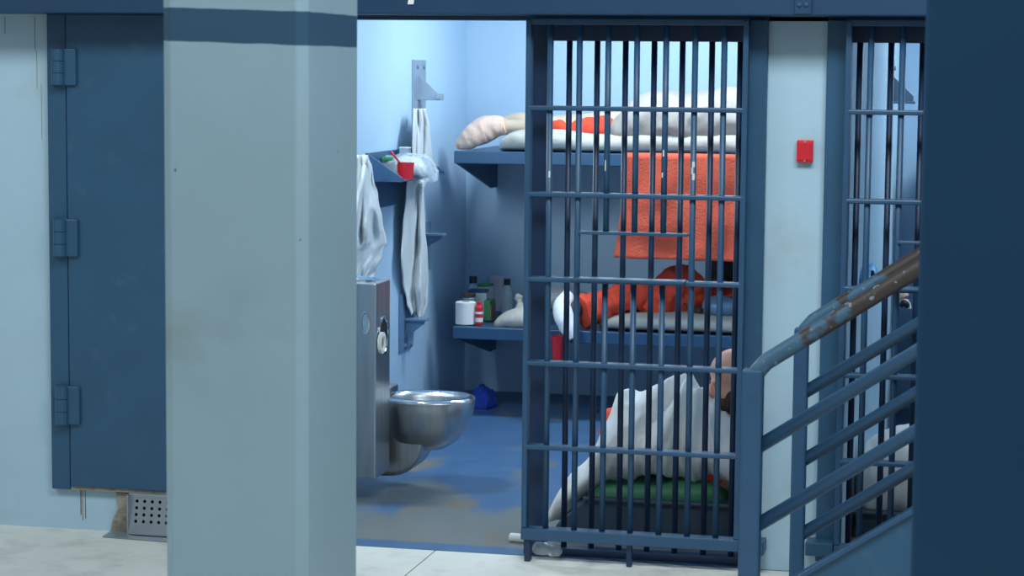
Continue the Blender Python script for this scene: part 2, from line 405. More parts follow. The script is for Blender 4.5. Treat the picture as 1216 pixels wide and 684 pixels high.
# ------------------------------------------------------------------ barred fronts
BARR = 0.0114
def vbar_mesh(name, z0, z1, material, r=BARR):
    return MB().tube([(0, 0, z0), (0, 0, z1)], r, 12).mesh(name, material, None, True)
ZC = [at(640, y, Y=-0.07).z for y in (128, 230.3, 331, 430.5, 530)]
ZBOT = at(640, 628, Y=-0.10).z
def bars(parent, xs, y, z0, z1, material, skip=None):
    base = origin_of(parent)
    me = vbar_mesh('bar', z0 - base.z, z1 - base.z, material)
    for i, x in enumerate(xs):
        if skip and x in skip:
            za, zb = skip[x]
            lo = vbar_mesh('bar', z0 - base.z, za - base.z, material); hi = vbar_mesh('bar', zb - base.z, z1 - base.z, material)
            for q in (lo, hi): mesh_obj('bar', q, parent, loc=(x - base.x, y - base.y, 0))
        else:
            mesh_obj('bar', me, parent, loc=(x - base.x, y - base.y, 0))
YD = -0.075     # plane of the sliding gate
YF = 0.07       # plane of the fixed bars
def gate(x0, x1, xs, slot, label, foot=True):
    g = thing('barred_gate', (x0, YD, 0.0), label, 'gate', 'blue sliding cell gates')
    MB().box(x0, x0 + 0.02, YD - 0.025, YD + 0.025, ZBOT, 2.03).obj('stile', 'bar_blue', g, bevel=0.003)
    MB().box(x1 - 0.02, x1, YD - 0.025, YD + 0.025, ZBOT, 2.03).obj('stile', 'bar_blue', g, bevel=0.003)
    MB().box(x0, x1, YD - 0.02, YD + 0.02, 2.012, 2.035).obj('top_rail', 'bar_blue', g, bevel=0.003)
    for z in ZC:
        MB().box(x0 + 0.01, x1 - 0.01, YD - 0.026, YD + 0.026, z - 0.009, z + 0.009).obj('crossbar', 'bar_blue', g, bevel=0.005)
    MB().box(x0, x1, YD - 0.032, YD + 0.032, ZBOT - 0.044, ZBOT).obj('bottom_rail', 'bar_blue', g, bevel=0.004)
    skip = None
    if slot:
        sa, sb, zt = slot
        inside = [x for x in xs if sa + 0.02 < x < sb - 0.02]
        skip = {x: (ZC[2], zt) for x in inside}
        MB().box(sa, sb, YD - 0.016, YD + 0.016, zt - 0.006, zt + 0.006).obj('slot_bar', 'bar_blue', g, bevel=0.003)
        MB().box(sa - 0.02, sb, YD - 0.075, YD, ZC[2] + 0.002, ZC[2] + 0.014).obj('slot_shelf', 'bar_blue', g, bevel=0.003)
    bars(g, xs, YD, ZBOT - 0.01, 2.02, 'bar_blue', skip)
    if foot:
        MB().box(x0 + 0.012, x0 + 0.034, YD - 0.02, YD + 0.02, 0.0, ZBOT - 0.03).obj('guide_foot', 'navy_steel', g, bevel=0.003)
        MB().box((x0 + x1) / 2 - 0.01, (x0 + x1) / 2 + 0.01, YD - 0.012, YD + 0.012, 0.0, ZBOT - 0.03).obj('guide_foot', 'navy_steel', g, bevel=0.003)
    return g
gx = [at(p, 100, Y=YD).x for p in (653.5, 688, 722, 756, 790.5, 825, 859.5)]
x_left = at(625, 340, Y=YD).x - 0.006; x_right = at(886, 100, Y=YD).x + 0.009
gate(x_left, x_right, gx, (at(688, 277, Y=YD).x, at(817, 277, Y=YD).x, at(750, 277.5, Y=YD).z),
     'blue sliding barred gate with a food slot, pushed open across three people in orange')

def fixed(name, x0, x1, xs, label, jamb0, jamb1):
    g = thing(name, (x0, YF, 0), label, 'grille', 'navy fixed cell grilles')
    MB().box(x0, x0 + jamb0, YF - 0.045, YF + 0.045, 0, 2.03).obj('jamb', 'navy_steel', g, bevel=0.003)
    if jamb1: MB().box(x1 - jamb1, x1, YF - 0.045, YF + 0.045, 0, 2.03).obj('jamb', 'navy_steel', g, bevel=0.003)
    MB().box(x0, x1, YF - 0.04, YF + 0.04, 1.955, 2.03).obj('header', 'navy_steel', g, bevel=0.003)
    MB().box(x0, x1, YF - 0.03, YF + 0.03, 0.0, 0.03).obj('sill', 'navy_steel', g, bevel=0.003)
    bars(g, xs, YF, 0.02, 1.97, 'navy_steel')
    return g
fx = [at(p, 100, Y=YF).x for p in (676, 709, 742.5, 776.5, 810, 845, 878.5)]
xj = at(630, 100, Y=YF).x
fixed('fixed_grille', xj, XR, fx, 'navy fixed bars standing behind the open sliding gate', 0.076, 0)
# steel jambs cast into the wall strip
for i, (a, b) in enumerate(((at(888, 100, Y=-0.03).x, 0.892), (at(982, 60, Y=-0.03).x, at(1006, 60, Y=-0.03).x))):
    struct(MB().box(a, b, -0.03, 0.14, 0.05, 2.035).obj('trim_%d' % (i + 2), 'blue_steel', bevel=0.004), ['blue steel jamb on the gate side of the pale strip', 'blue steel jamb on the stair side of the pale strip'][i])
# short guide rail stubs on the wall near the floor
for i, (a, b) in enumerate(((892, 908), (957, 990))):
    p0 = at(a, 652, Y=-0.06); p1 = at(b, 652, Y=-0.06)
    o = MB().box(p0.x, p1.x, -0.10, 0.0, 0.075 + 0.01 * i, 0.125 + 0.01 * i).obj('rail_stub', 'blue_steel', bevel=0.004)
    tag(o, ['short steel rail stub on the wall strip under the red box, nearest the open gate', 'longer steel rail stub on the wall strip beside the far stair post'][i], 'bracket', 'gate rail stubs')
# chipped paint on the gate bars
gate1 = bpy.data.objects['barred_gate']
for px, y0_, y1_, w in ((823.5, 192, 199, .010), (822, 199, 207, .006), (823.5, 206, 214, .010), (652.5, 203, 211, .007), (788, 178, 186, .006), (719, 190, 203, .004), (786.5, 205, 211, .005)):
    a = at(px, y0_, Y=YD - .0105); b = at(px, y1_, Y=YD - .0105)
    MB().box(a.x - w / 2, a.x + w / 2, YD - .0118, YD - .009, b.z, a.z).obj('paint_chip', 'cover_white', gate1, bevel=.001)
# second cell front
gx2 = [at(p, 100, Y=YD).x for p in (1033.5, 1071)] ; st2 = gx2[1] - gx2[0]
gx2 = [gx2[0] + st2 * k for k in range(0, 9)]
x2l = at(1008, 100, Y=YD).x
gate(x2l - 0.012, gx2[-1] + 0.1, gx2, (gx2[1], gx2[5], at(1075, 288, Y=YD).z), 'closed blue barred gate seen behind the stair railing', False)
fx2 = [at(p, 100, Y=YF).x for p in (1020.5, 1057.5)]; s2 = fx2[1] - fx2[0]
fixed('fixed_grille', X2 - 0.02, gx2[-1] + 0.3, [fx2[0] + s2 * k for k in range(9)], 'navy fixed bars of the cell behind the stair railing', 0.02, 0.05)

# red box on the strip
rb = thing('call_box', at(955, 192, Y=-0.01), 'small red box on the pale wall strip between the barred fronts', 'box')
a = at(946.5, 166, Y=-0.02); b = at(965, 193, Y=-0.02)
MB().box(a.x, b.x, -0.026, 0.0, b.z, a.z).obj('body', 'red_plastic', rb, bevel=0.003)
MB().box(a.x + 0.006, b.x - 0.006, -0.029, -0.026, b.z + 0.008, a.z - 0.008).obj('cover', 'red_plastic', rb, bevel=0.001)
for z in (a.z - 0.006, b.z + 0.006):
    MB().tube([((a.x + b.x) / 2, -0.0265, z), ((a.x + b.x) / 2, -0.029, z)], 0.003, 8).obj('screw', 'grey_steel', rb)

# cell lamps: a caged ceiling fixture in each cell
def cell_lamp(x, y, label):
    t = thing('ceiling_lamp', (x, y, CEIL), label, 'lamp', 'cell ceiling lamps')
    MB().box(x - 0.62, x + 0.62, y - 0.18, y + 0.18, CEIL - 0.03, CEIL).obj('housing', 'grey_steel', t, bevel=0.004)
    l = bpy.data.lights.new('lamp_light', 'AREA'); l.shape = 'RECTANGLE'; l.size = 1.2; l.size_y = 0.32; l.energy = CELL_LAMP; l.color = (0.77, 0.92, 1.0)
    o = bpy.data.objects.new('lamp_light', l); COL.objects.link(o); o.parent = t; o.location = (0, 0, -0.04)
cell_lamp(0.12, 2.8, 'steel ceiling lamp of the open cell')
cell_lamp(2.6, 2.85, 'steel ceiling lamp of the second cell')


# wall lamp over the sink, hidden from view by the pillar
t = thing('sink_lamp', (XL, 0.85, 2.0), 'slim wall lamp above the steel sink unit', 'lamp')
MB().box(XL + .001, XL + .06, 0.55, 1.15, 1.97, 2.08).obj('housing', 'grey_steel', t, bevel=.005)
l = bpy.data.lights.new('lamp_light', 'AREA'); l.shape = 'RECTANGLE'; l.size = 0.55; l.size_y = 0.09; l.energy = 34; l.color = (0.77, 0.92, 1.0)
o = bpy.data.objects.new('lamp_light', l); COL.objects.link(o); o.parent = t; o.location = (.07, 0, .02)
o.rotation_euler = Vector((1, .75, -.75)).to_track_quat('-Z', 'X').to_euler()

# ------------------------------------------------------------------ bunks
def bunk(x0, x1, z, label, group='steel wall bunks', y0=3.17):
    t = thing('bunk', (x0, y0, z), label, 'bunk', group)
    MB().box(x0, x1, y0, YB - .002, z - 0.012, z).obj('deck', 'bunk_blue', t, bevel=0.003)
    MB().box(x0, x1, y0 - 0.006, y0 + 0.03, z - 0.062, z + 0.004).obj('front_lip', 'bunk_blue', t, bevel=0.005)
    for x in (x0, x1 - 0.012):
        MB().prism([(x, y0 + 0.01, z - 0.012), (x, y0 + 0.01, z - 0.06), (x, YB - 0.14, z - 0.235), (x, YB - .002, z - 0.235), (x, YB - .002, z - 0.012)], (0.012, 0, 0)).obj('gusset', 'bunk_blue', t, bevel=0.003)
    MB().box(x0, x1, y0 + 0.03, y0 + 0.07, z - 0.05, z - 0.012).obj('stiffener', 'bunk_blue', t)
    return t
ZU, ZL = 1.412, 0.482
bunk(-1.094, XR - 0.005, ZU, 'upper blue steel bunk holding the peach-socked sleeper and white mattress')
bunk(-1.094, XR - 0.005, ZL, 'lower blue steel bunk holding the toilet roll, bottles and small sack')

def soft(name, mb, material, parent=None, label=None, cat=None, group=None, sub=1):
    o = mb.obj(name, material, parent, smooth=True, sub=sub)
    if label: tag(o, label, cat, group)
    return o

# white mattress on the upper bunk
def mattress(sta, wr, seed, name, label, material='mattress_cloth', exp=3.6):
    return soft(name, blob_mb(sta, exp=exp, n=24, nu=44, wr=wr, wsc=9, seed=seed), material, None, label, 'mattress')
XA = at(588, 170, Y=3.25).x
mattress([(XA, 3.50, .24, ZU + .002, ZU + .05), (XA + .10, 3.52, .30, ZU + .002, ZU + .115), (XA + .30, 3.53, .31, ZU + .002, ZU + .12), (-.35, 3.53, .32, ZU + .002, ZU + .10),
          (.1, 3.53, .32, ZU + .002, ZU + .125), (.5, 3.53, .32, ZU + .002, ZU + .12), (.82, 3.53, .30, ZU + .002, ZU + .10)], .014, 3.0,
         'mattress', 'lumpy white mattress on the upper bunk under the sleeper')
XB = at(707, 390, Y=3.22).x
mattress([(XB, 3.5, .22, ZL + .002, ZL + .05), (XB + .08, 3.5, .28, ZL + .002, ZL + .085), (0.0, 3.5, .3, ZL + .002, ZL + .095), (.35, 3.5, .3, ZL + .002, ZL + .09), (.8, 3.5, .3, ZL + .002, ZL + .095)], .010, 8.0,
         'mattress', 'off-white mattress on the lower bunk below the seated person in orange')

# ------------------------------------------------------------------ people
def catmull(pts, per=6):
    out = []
    n = len(pts)
    for i in range(n - 1):
        p0, p1, p2, p3 = pts[max(i - 1, 0)], pts[i], pts[i + 1], pts[min(i + 2, n - 1)]
        for k in range(per):
            w = k / per
            out.append([0.5 * (2 * b + (c_ - a_) * w + (2 * a_ - 5 * b + 4 * c_ - d_) * w * w + (3 * b - a_ - 3 * c_ + d_) * w ** 3) for a_, b, c_, d_ in zip(p0, p1, p2, p3)])
    out.append(list(pts[-1])); return out
def limb(pts, n=18, wr=0.0, wsc=22, seed=0.0, per=7):
    """pts: (x, y, z, r)"""
    L_ = catmull([list(p) for p in pts], per); c_ = [Vector(p[:3]) for p in L_]; rings = []
    for i, p in enumerate(c_):
        d = (c_[min(i + 1, len(c_) - 1)] - c_[max(i - 1, 0)]).normalized()
        a = d.cross(Vector((0, 0, 1)))
        if a.length < 0.05: a = d.cross(Vector((0, 1, 0)))
        a.normalize(); b = d.cross(a); ring = []
        for k in range(n):
            e = a * cos(2 * pi * k / n) + b * sin(2 * pi * k / n); q = p + e * L_[i][3]
            if wr: q = q + e * (wob(q, wsc, wr, seed) + wob((q.x * 1.5 + q.z, q.y, q.z - q.x * .7), wsc * 2.2, wr * .6, seed + 3))
            ring.append(q)
        rings.append(ring)
    return MB().loft(rings)
def P(px, py, Y, r=None):
    v = at(px, py, Y=Y)
    return (v.x, v.y, v.z) if r is None else (v.x, v.y, v.z, r)
def ellipsoid(bm, c_, rad, rot=None):
    mtx = Matrix.Translation(Vector(c_)) @ (rot or Matrix.Identity(4)) @ Matrix.Diagonal((rad[0], rad[1], rad[2], 1))
    bmesh.ops.create_icosphere(bm, subdivisions=3, radius=1.0, matrix=mtx)
def head_parts(bm, c_, face, up, s=1.0):
    """skull, jaw, nose, brow, ears and lips round a head centre; face = direction the nose points, up = crown"""
    f = Vector(face).normalized(); u = Vector(up); u = (u - f * u.dot(f)).normalized(); r = f.cross(u)
    rot = Matrix((f, r, u)).transposed().to_4x4(); c_ = Vector(c_)
    def e(a, b, c2, ra, rb, rc): ellipsoid(bm, c_ + (f * a + r * b + u * c2) * s, (ra * s, rb * s, rc * s), rot)
    e(-.010, 0, .030, .098, .076, .088)      # cranium
    e(.028, 0, -.045, .062, .056, .070)      # face and jaw
    e(.072, 0, -.088, .022, .026, .020)      # chin
    e(.092, 0, -.022, .020, .012, .026)      # nose bridge
    e(.104, 0, -.038, .014, .015, .012)      # nose tip
    for k in (-1, 1):
        e(.078, k * .030, .008, .016, .024, .010)     # brow
        e(.074, k * .034, -.014, .014, .015, .010)    # eye
        e(-.012, k * .077, -.018, .018, .010, .030)   # ear
        e(.060, k * .030, -.042, .024, .024, .022)    # cheek
    e(.088, 0, -.064, .012, .024, .006); e(.086, 0, -.074, .012, .022, .007)   # lips
def body(name, chains, spheres, material, parent, head=None, voxel=0.011):
    """one continuous figure: tapering limbs, trunk, hands and head fused by a voxel remesh"""
    bm = bmesh.new()
    for ch in chains:
        mb = limb(ch, 14, per=5)
        vs = [bm.verts.new(p) for p in mb.v]
        for f_ in mb.f: bm.faces.new([vs[i] for i in f_])
        ellipsoid(bm, ch[0][:3], [ch[0][3]] * 3); ellipsoid(bm, ch[-1][:3], [ch[-1][3]] * 3)
    for c_, rad in spheres: ellipsoid(bm, c_, rad)
    if head: head_parts(bm, *head)
    bmesh.ops.recalc_face_normals(bm, faces=bm.faces)
    base = origin_of(parent) if parent else Vector((0, 0, 0))
    for v in bm.verts: v.co -= base
    me = bpy.data.meshes.new(name); bm.to_mesh(me); bm.free()
    tmp = bpy.data.objects.new('tmp', me); COL.objects.link(tmp)
    q = tmp.modifiers.new('r', 'REMESH'); q.mode = 'VOXEL'; q.voxel_size = voxel
    q = tmp.modifiers.new('s', 'SMOOTH'); q.factor = 0.5; q.iterations = 3
    bpy.context.view_layer.update(); dg = bpy.context.evaluated_depsgraph_get()
    me2 = bpy.data.meshes.new_from_object(tmp.evaluated_get(dg)); me2.name = name
    bpy.data.objects.remove(tmp); bpy.data.meshes.remove(me)
    me2.materials.clear(); me2.materials.append(MATS[material])
    for p in me2.polygons: p.use_smooth = True
    return mesh_obj(name, me2, parent)
def hand(wrist, d, side, curl=0.5, s=1.0):
    """palm, four fingers of unequal length and a thumb as chains; d = pointing direction, side = thumb side"""
    w = Vector(wrist); d = Vector(d).normalized(); sd = Vector(side); sd = (sd - d * sd.dot(d)).normalized(); n = d.cross(sd)
    ch = [[tuple(w) + (.027 * s,), tuple(w + d * .045 * s) + (.032 * s,), tuple(w + d * .085 * s) + (.030 * s,)]]
    for k, ln in enumerate((.072, .080, .074, .058)):
        b = w + d * .085 * s + sd * (.030 - .020 * k) * s
        p1 = b + (d * cos(curl * .6) + n * sin(curl * .6)) * ln * .5 * s; p2 = p1 + (d * cos(curl * 1.6) + n * sin(curl * 1.6)) * ln * .5 * s
        ch.append([tuple(b) + (.009 * s,), tuple(p1) + (.0085 * s,), tuple(p2) + (.007 * s,)])
    b = w + d * .03 * s + sd * .028 * s; p1 = b + (d * .6 + sd * .8) * .035 * s; p2 = p1 + (d * .9 + sd * .3) * .030 * s
    ch.append([tuple(b) + (.012 * s,), tuple(p1) + (.0105 * s,), tuple(p2) + (.009 * s,)])
    return ch

# -- sleeper on the upper bunk: feet at the free end, legs in orange, trunk under a pale blanket
YS = 3.5
p1 = thing('person', P(690, 178, YS), 'person asleep on the upper bunk in orange trousers and a peach sock', 'person', 'people in the open cell')
foot = [P(612, 150, YS, .036), P(600, 150, YS, .040), P(580, 152, YS, .052), P(561, 161, YS - .02, .048), P(546, 171, YS - .04, .028)]
leg1 = [P(786, 150, YS + .02, .095), P(715, 151, YS, .070), P(690, 152, YS, .060), P(655, 150, YS, .052), P(622, 150, YS, .040)] + foot
hipx = P(800, 148, YS + .06)
leg2 = [(hipx[0], hipx[1] + .10, hipx[2], .095), (hipx[0] - .42, hipx[1] + .12, hipx[2] + .0, .06), (hipx[0] - .80, hipx[1] + .14, hipx[2] - .01, .042), (hipx[0] - .86, hipx[1] + .13, hipx[2] + .01, .045), (hipx[0] - .95, hipx[1] + .12, hipx[2] + .0, .03)]
zt = hipx[2]
trunk = [(hipx[0], hipx[1], zt, .13), (hipx[0] + .2, hipx[1], zt + .01, .13), (hipx[0] + .42, hipx[1], zt + .02, .14), (hipx[0] + .52, hipx[1], zt + .01, .07), (hipx[0] + .58, hipx[1], zt + .01, .055)]
arm = [(hipx[0] + .44, hipx[1] - .15, zt + .02, .05), (hipx[0] + .2, hipx[1] - .2, zt, .042), (hipx[0] - .02, hipx[1] - .18, zt, .03)]
body('body', [leg1, leg2, trunk, arm] + hand(arm[-1][:3], (-1, 0, 0), (0, 0, 1)), [], 'skin_shin', p1, head=((hipx[0] + .70, hipx[1], zt + .03), (0, 0, 1), (1, 0, 0)))
so = limb([P(601, 149.5, YS, .046), P(598, 150, YS, .050), P(589, 150, YS, .060), P(576, 154, YS, .074), P(563, 161, YS - .02, .066), P(551, 169, YS - .03, .046), P(541, 173, YS - .04, .016)], wr=.007, wsc=30, seed=2)
soft('sock', so, 'peach_sock', p1)['label'] = 'thick peach sock'
tr = limb([P(654, 151, YS - .02, .040), P(663, 153, YS - .02, .050), P(688, 155, YS - .02, .062), P(716, 150, YS - .02, .068), P(738, 151, YS, .060), P(755, 154, YS + .02, .085), P(790, 152, YS + .06, .12)], wr=.016, wsc=16, seed=7)
soft('trousers', tr, 'orange_cloth', p1)
bl = blob_px([(728, 146, 166, 3.50, .12), (740, 132, 178, 3.50, .22), (762, 113, 180, 3.50, .27), (795, 108.5, 180, 3.50, .29), (835, 110, 180, 3.50, .29), (872, 105, 180, 3.50, .28), (925, 106, 182, 3.50, .26)],
             exp=2.3, n=44, nu=80, wr=.010, wsc=5, seed=11, ridge=.030, rdir=(.6, 1, 2.2))
soft('blanket', bl, 'sheet_cloth', None, 'pale blanket heaped over the sleeper on the upper bunk', 'blanket')

# -- orange blanket hung from the upper bunk as a curtain
def hang(u, v):
    yl = 179 + v * (302 - 179) + (4 + 6 * u) * v
    xl = 743 - 14 * v ** 1.5; xr = 930 - 8 * v
    p = at(xl + (xr - xl) * u, yl, Y=3.12)
    p.y += .012 * sin(u * 19 + 1.5 * v) * (0.25 + v) + wob((u * 3, v * 2, 0), 2.0, .03, 4) * v - .02 * v
    if v < .04: p.y += .05 * (1 - v / .04); p.z = ZU + .012
    return p
soft('hanging_blanket', MB().grid(hang, 60, 40), 'orange_blanket', None, 'orange blanket hanging like a curtain from the upper bunk', 'blanket', sub=0).modifiers.new('solid', 'SOLIDIFY').thickness = .006

# -- person slouched on the lower bunk
p2 = thing('person', P(820, 385, 3.5), 'person slouched on the lower bunk in an orange jumpsuit and white socks', 'person', 'people in the open cell')
hip = Vector(P(833, 372, 3.62))
legA = [tuple(hip + Vector((-.02, -.08, 0))) + (.085,), P(785, 356, 3.50, .078), P(748, 352, 3.40, .062), P(715, 362, 3.32, .050), P(686, 366, 3.22, .040)]
footA = [P(680, 366, 3.20, .036), P(674, 376, 3.14, .038), P(676, 392, 3.10, .032), P(680, 402, 3.08, .022)]
legB = [tuple(hip + Vector((.02, .04, 0))) + (.085,), P(822, 345, 3.56, .065), P(807, 336, 3.49, .052), P(788, 352, 3.44, .045), P(766, 373, 3.40, .040), P(752, 377, 3.38, .036)]
neck = Vector(P(866, 352, 3.86))
trunk2 = [tuple(hip) + (.115,), tuple(hip.lerp(neck, .5)) + (.105,), tuple(hip.lerp(neck, .85)) + (.095,), tuple(neck) + (.055,)]
arm2 = [tuple(hip.lerp(neck, .8) + Vector((.10, -.12, 0))) + (.05,), P(872, 360, 3.55, .042), P(846, 370, 3.42, .032)]
hd2 = Vector(P(860, 326, 3.86))
body('body', [legA + footA, legB, trunk2, arm2] + hand(arm2[-1][:3], (-1, -.1, 0), (0, -1, .3)), [], 'dark_skin', p2, head=(hd2, (-.55, -.75, -.25), (.1, -.2, 1)))
hb = bmesh.new()
ellipsoid(hb, hd2 + Vector((.01, .015, .032)), (.104, .104, .092)); me = bpy.data.meshes.new('hair')
for v in hb.verts: v.co -= origin_of(p2)
hb.to_mesh(me); hb.free(); me.materials.append(MATS['hair_dark'])
for p in me.polygons: p.use_smooth = True
mesh_obj('hair', me, p2)
ja = limb([tuple(hip) + (.12,), P(800, 357, 3.50, .100), P(755, 351, 3.40, .085), P(725, 360, 3.33, .085), P(702, 368, 3.26, .088), P(690, 372, 3.22, .082)], n=26, wr=.026, wsc=22, seed=5, per=10)
js = soft('jumpsuit', ja, 'orange_cloth', p2)
jb = limb([tuple(hip) + (.125,), P(822, 346, 3.56, .100), P(806, 333, 3.49, .088), P(788, 350, 3.44, .088), P(768, 372, 3.40, .074)], n=26, wr=.024, wsc=22, seed=9, per=10)
soft('trouser_leg', jb, 'orange_cloth', js)
jt = limb([tuple(hip) + (.125,), tuple(hip.lerp(neck, .5)) + (.118,), tuple(hip.lerp(neck, .85)) + (.105,), tuple(neck) + (.06,)], wr=.016, wsc=14, seed=12)
soft('top', jt, 'orange_cloth', js)
ar = limb([arm2[0][:3] + (.065,), P(874, 352, 3.70, .062), P(870, 362, 3.55, .055)], wr=.012, wsc=18, seed=14)
soft('sleeve', ar, 'orange_cloth', js)
sk = limb([P(676, 352, 3.24, .040), P(668, 362, 3.18, .046), P(669, 374, 3.12, .052), P(674, 388, 3.09, .046), P(680, 403, 3.07, .016)], wr=.006, wsc=24, seed=3)
soft('sock', sk, 'sock_white', p2)['label'] = 'white sock over the bunk edge'
cl = blob_px([(640, 352, 372, 3.7, .08), (662, 341, 368, 3.7, .14), (685, 345, 366, 3.7, .12), (700, 352, 366, 3.7, .06)], wr=.02, wsc=16, seed=6)
soft('crumpled_cloth', cl, 'grey_cloth', None, 'crumpled pale cloth on the lower bunk behind the white-socked foot', 'cloth')
pl = blob_px([(834, 356, 372, 3.42, .05), (846, 352, 376, 3.42, .10), (862, 352, 376, 3.42, .11), (884, 356, 376, 3.42, .05)], wr=.01, wsc=12, seed=16)
soft('folded_cloth', pl, 'bracket_blue', None, 'grey-blue folded cloth on the lower bunk beside the slouched person', 'cloth')

# -- man sitting on the floor under a white sheet
YM = 0.62
p3 = thing('person', (0.62, YM, 0.16), 'bald bearded man sitting on the floor cot, wrapped in a white sheet', 'person', 'people in the open cell')
hc = Vector(P(871, 449, YM))
pel = Vector((.72, YM + .02, .27)); nk = Vector((.705, YM + .02, hc.z - .12))
tr3 = [tuple(pel) + (.115,), (.735, YM + .03, .38, .115), (.725, YM + .02, nk.z - .06, .10), tuple(nk) + (.058,), tuple(hc + Vector((.02, 0, -.04))) + (.055,)]
kneeA = Vector(P(815, 478, YM - .02)); kneeB = Vector(P(803, 478, YM + .10))
l3a = [tuple(pel + Vector((-.02, -.08, -.02))) + (.09,), tuple(pel.lerp(kneeA, .5) + Vector((0, -.03, -.02))) + (.075,), tuple(kneeA) + (.058,), (.36, YM - .03, .40, .046), (.31, YM - .03, .32, .036), (.27, YM - .03, .31, .034), (.21, YM - .02, .305, .022)]
l3b = [tuple(pel + Vector((-.02, .10, -.02))) + (.09,), tuple(pel.lerp(kneeB, .5) + Vector((0, .03, -.02))) + (.075,), tuple(kneeB) + (.058,), (.36, YM + .09, .40, .046), (.31, YM + .09, .32, .036), (.27, YM + .09, .31, .034), (.21, YM + .08, .305, .022)]
a3 = [(.725, YM - .10, nk.z - .10, .046), (.68, YM - .13, .36, .040), (.55, YM - .08, .40, .030)]
a3b = [(.735, YM + .18, nk.z - .07, .052), (.70, YM + .20, .36, .043), (.52, YM + .16, .42, .032)]
FD = (-1, -.18, -.28)
body('body', [tr3, l3a, l3b, a3, a3b] + hand(a3[-1][:3], (-1, .3, 0), (0, 0, 1)) + hand(a3b[-1][:3], (-1, -.3, 0), (0, 0, 1)), [], 'skin', p3, head=(hc, FD, (-.2, 0, 1)), voxel=.009)
f_ = Vector(FD).normalized(); u_ = Vector((-.2, 0, 1)); u_ = (u_ - f_ * u_.dot(f_)).normalized(); r_ = f_.cross(u_)
rot3 = Matrix((f_, r_, u_)).transposed().to_4x4()
bb = bmesh.new()
ellipsoid(bb, hc + f_ * .045 - u_ * .088, (.056, .056, .046), rot3)
ellipsoid(bb, hc + f_ * .010 - u_ * .070, (.062, .071, .052), rot3)
ellipsoid(bb, hc + f_ * .040 - u_ * .125, (.040, .044, .040), rot3)
for v in bb.verts:
    v.co += v.co.normalized() * wob(v.co, 60, .004); v.co -= origin_of(p3)
me = bpy.data.meshes.new('beard'); bb.to_mesh(me); bb.free(); me.materials.append(MATS['beard_brown'])
for p in me.polygons: p.use_smooth = True
mesh_obj('beard', me, p3)
tp = limb([(.73, YM + .02, .24, .14), (.735, YM + .03, .36, .14), (.735, YM + .02, nk.z - .09, .12), tuple(nk + Vector((0, .02, -.06))) + (.06,)], wr=.012, wsc=16, seed=21)
tp_o = soft('top', tp, 'orange_cloth', p3)
tp3 = limb([tuple(pel + Vector((0, 0, .03))) + (.135,), tuple(pel + Vector((-.05, -.06, 0))) + (.125,), tuple(pel.lerp(kneeA, .6) + Vector((0, 0, -.02))) + (.085,)], wr=.012, wsc=18, seed=25)
soft('trousers', tp3, 'orange_cloth', p3)
sl = limb([P(884, 545, YM - .10, .05), P(879, 572, YM - .22, .045), P(876, 600, YM - .28, .032), P(875, 622, YM - .29, .026)], wr=.012, wsc=22, seed=23)
soft('sleeve', sl, 'orange_cloth', tp_o)
# the sheet: a tent over the knees with a long corner trailing to the floor
sh = [(651, 608, 618, .46, .02), (660, 590, 614, .47, .06), (676, 572, 604, .50, .11), (694, 556, 590, .53, .16), (712, 528, 578, .56, .20), (726, 487, 570, .59, .23), (738, 468, 566, .60, .25), (758, 469, 563, .60, .26),
      (776, 461, 562, .60, .26), (797, 450.5, 562, .60, .26), (817, 450, 562, .60, .26), (836, 464, 566, .60, .25), (856, 489, 570, .60, .24), (878, 500, 578, .60, .22), (902, 508, 582, .60, .18)]
soft('white_sheet', blob_px(sh, exp=2.1, n=60, nu=130, wr=.010, wsc=6, seed=31, round_ends=False, ridge=.068, rdir=('polar', .60, .70)), 'white_cloth', None, 'white sheet draped over the sitting man, one corner trailing to the floor', 'sheet')

ob = blob_px([(712, 500, 566, 1.0, .03), (720, 487, 566, 1.0, .07), (735, 486, 566, 1.0, .08), (752, 500, 566, 1.0, .04)], wr=.015, wsc=18, seed=33)
soft('orange_clothes', ob, 'orange_cloth', None, 'orange clothes peeking out behind the white sheet on the floor cot', 'clothes')
# green mattress in a slate grey plastic floor cot
gm = blob_px([(698, 566, 590, .66, .16), (712, 560, 594, .66, .25), (745, 557, 596, .66, .27), (790, 557, 597, .66, .27), (835, 558, 598, .66, .27), (858, 562, 597, .66, .25), (876, 572, 594, .66, .16)], exp=3.0, n=26, nu=60, wr=.012, wsc=9, seed=41)
soft('green_mattress', gm, 'green_vinyl', None, 'green vinyl mattress lying in the slate floor cot', 'mattress')
ct = thing('floor_cot', (.45, .7, 0), 'slate plastic floor cot under the green mattress behind the gate', 'cot')
MB().loft([[Vector(p) for p in ((x0, y0, z), (x1, y0, z), (x1, y1, z), (x0, y1, z))] for x0, x1, y0, y1, z in ((.03, .86, .37, 1.02, 0.004), (.05, .865, .365, 1.03, .05), (.17, .87, .355, 1.04, .165))]).obj('tub', 'slate_plastic', ct, bevel=.012, seg=3)
for y0, y1 in ((.34, .375), (1.02, 1.05)):
    MB().box(.16, .875, y0, y1, .155, .172).obj('side_rim', 'slate_plastic', ct, bevel=.006)
for y in (.45, .70, .95):
    MB().box(.10, .80, y - .02, y + .02, 0, .006).obj('skid', 'slate_plastic', ct)

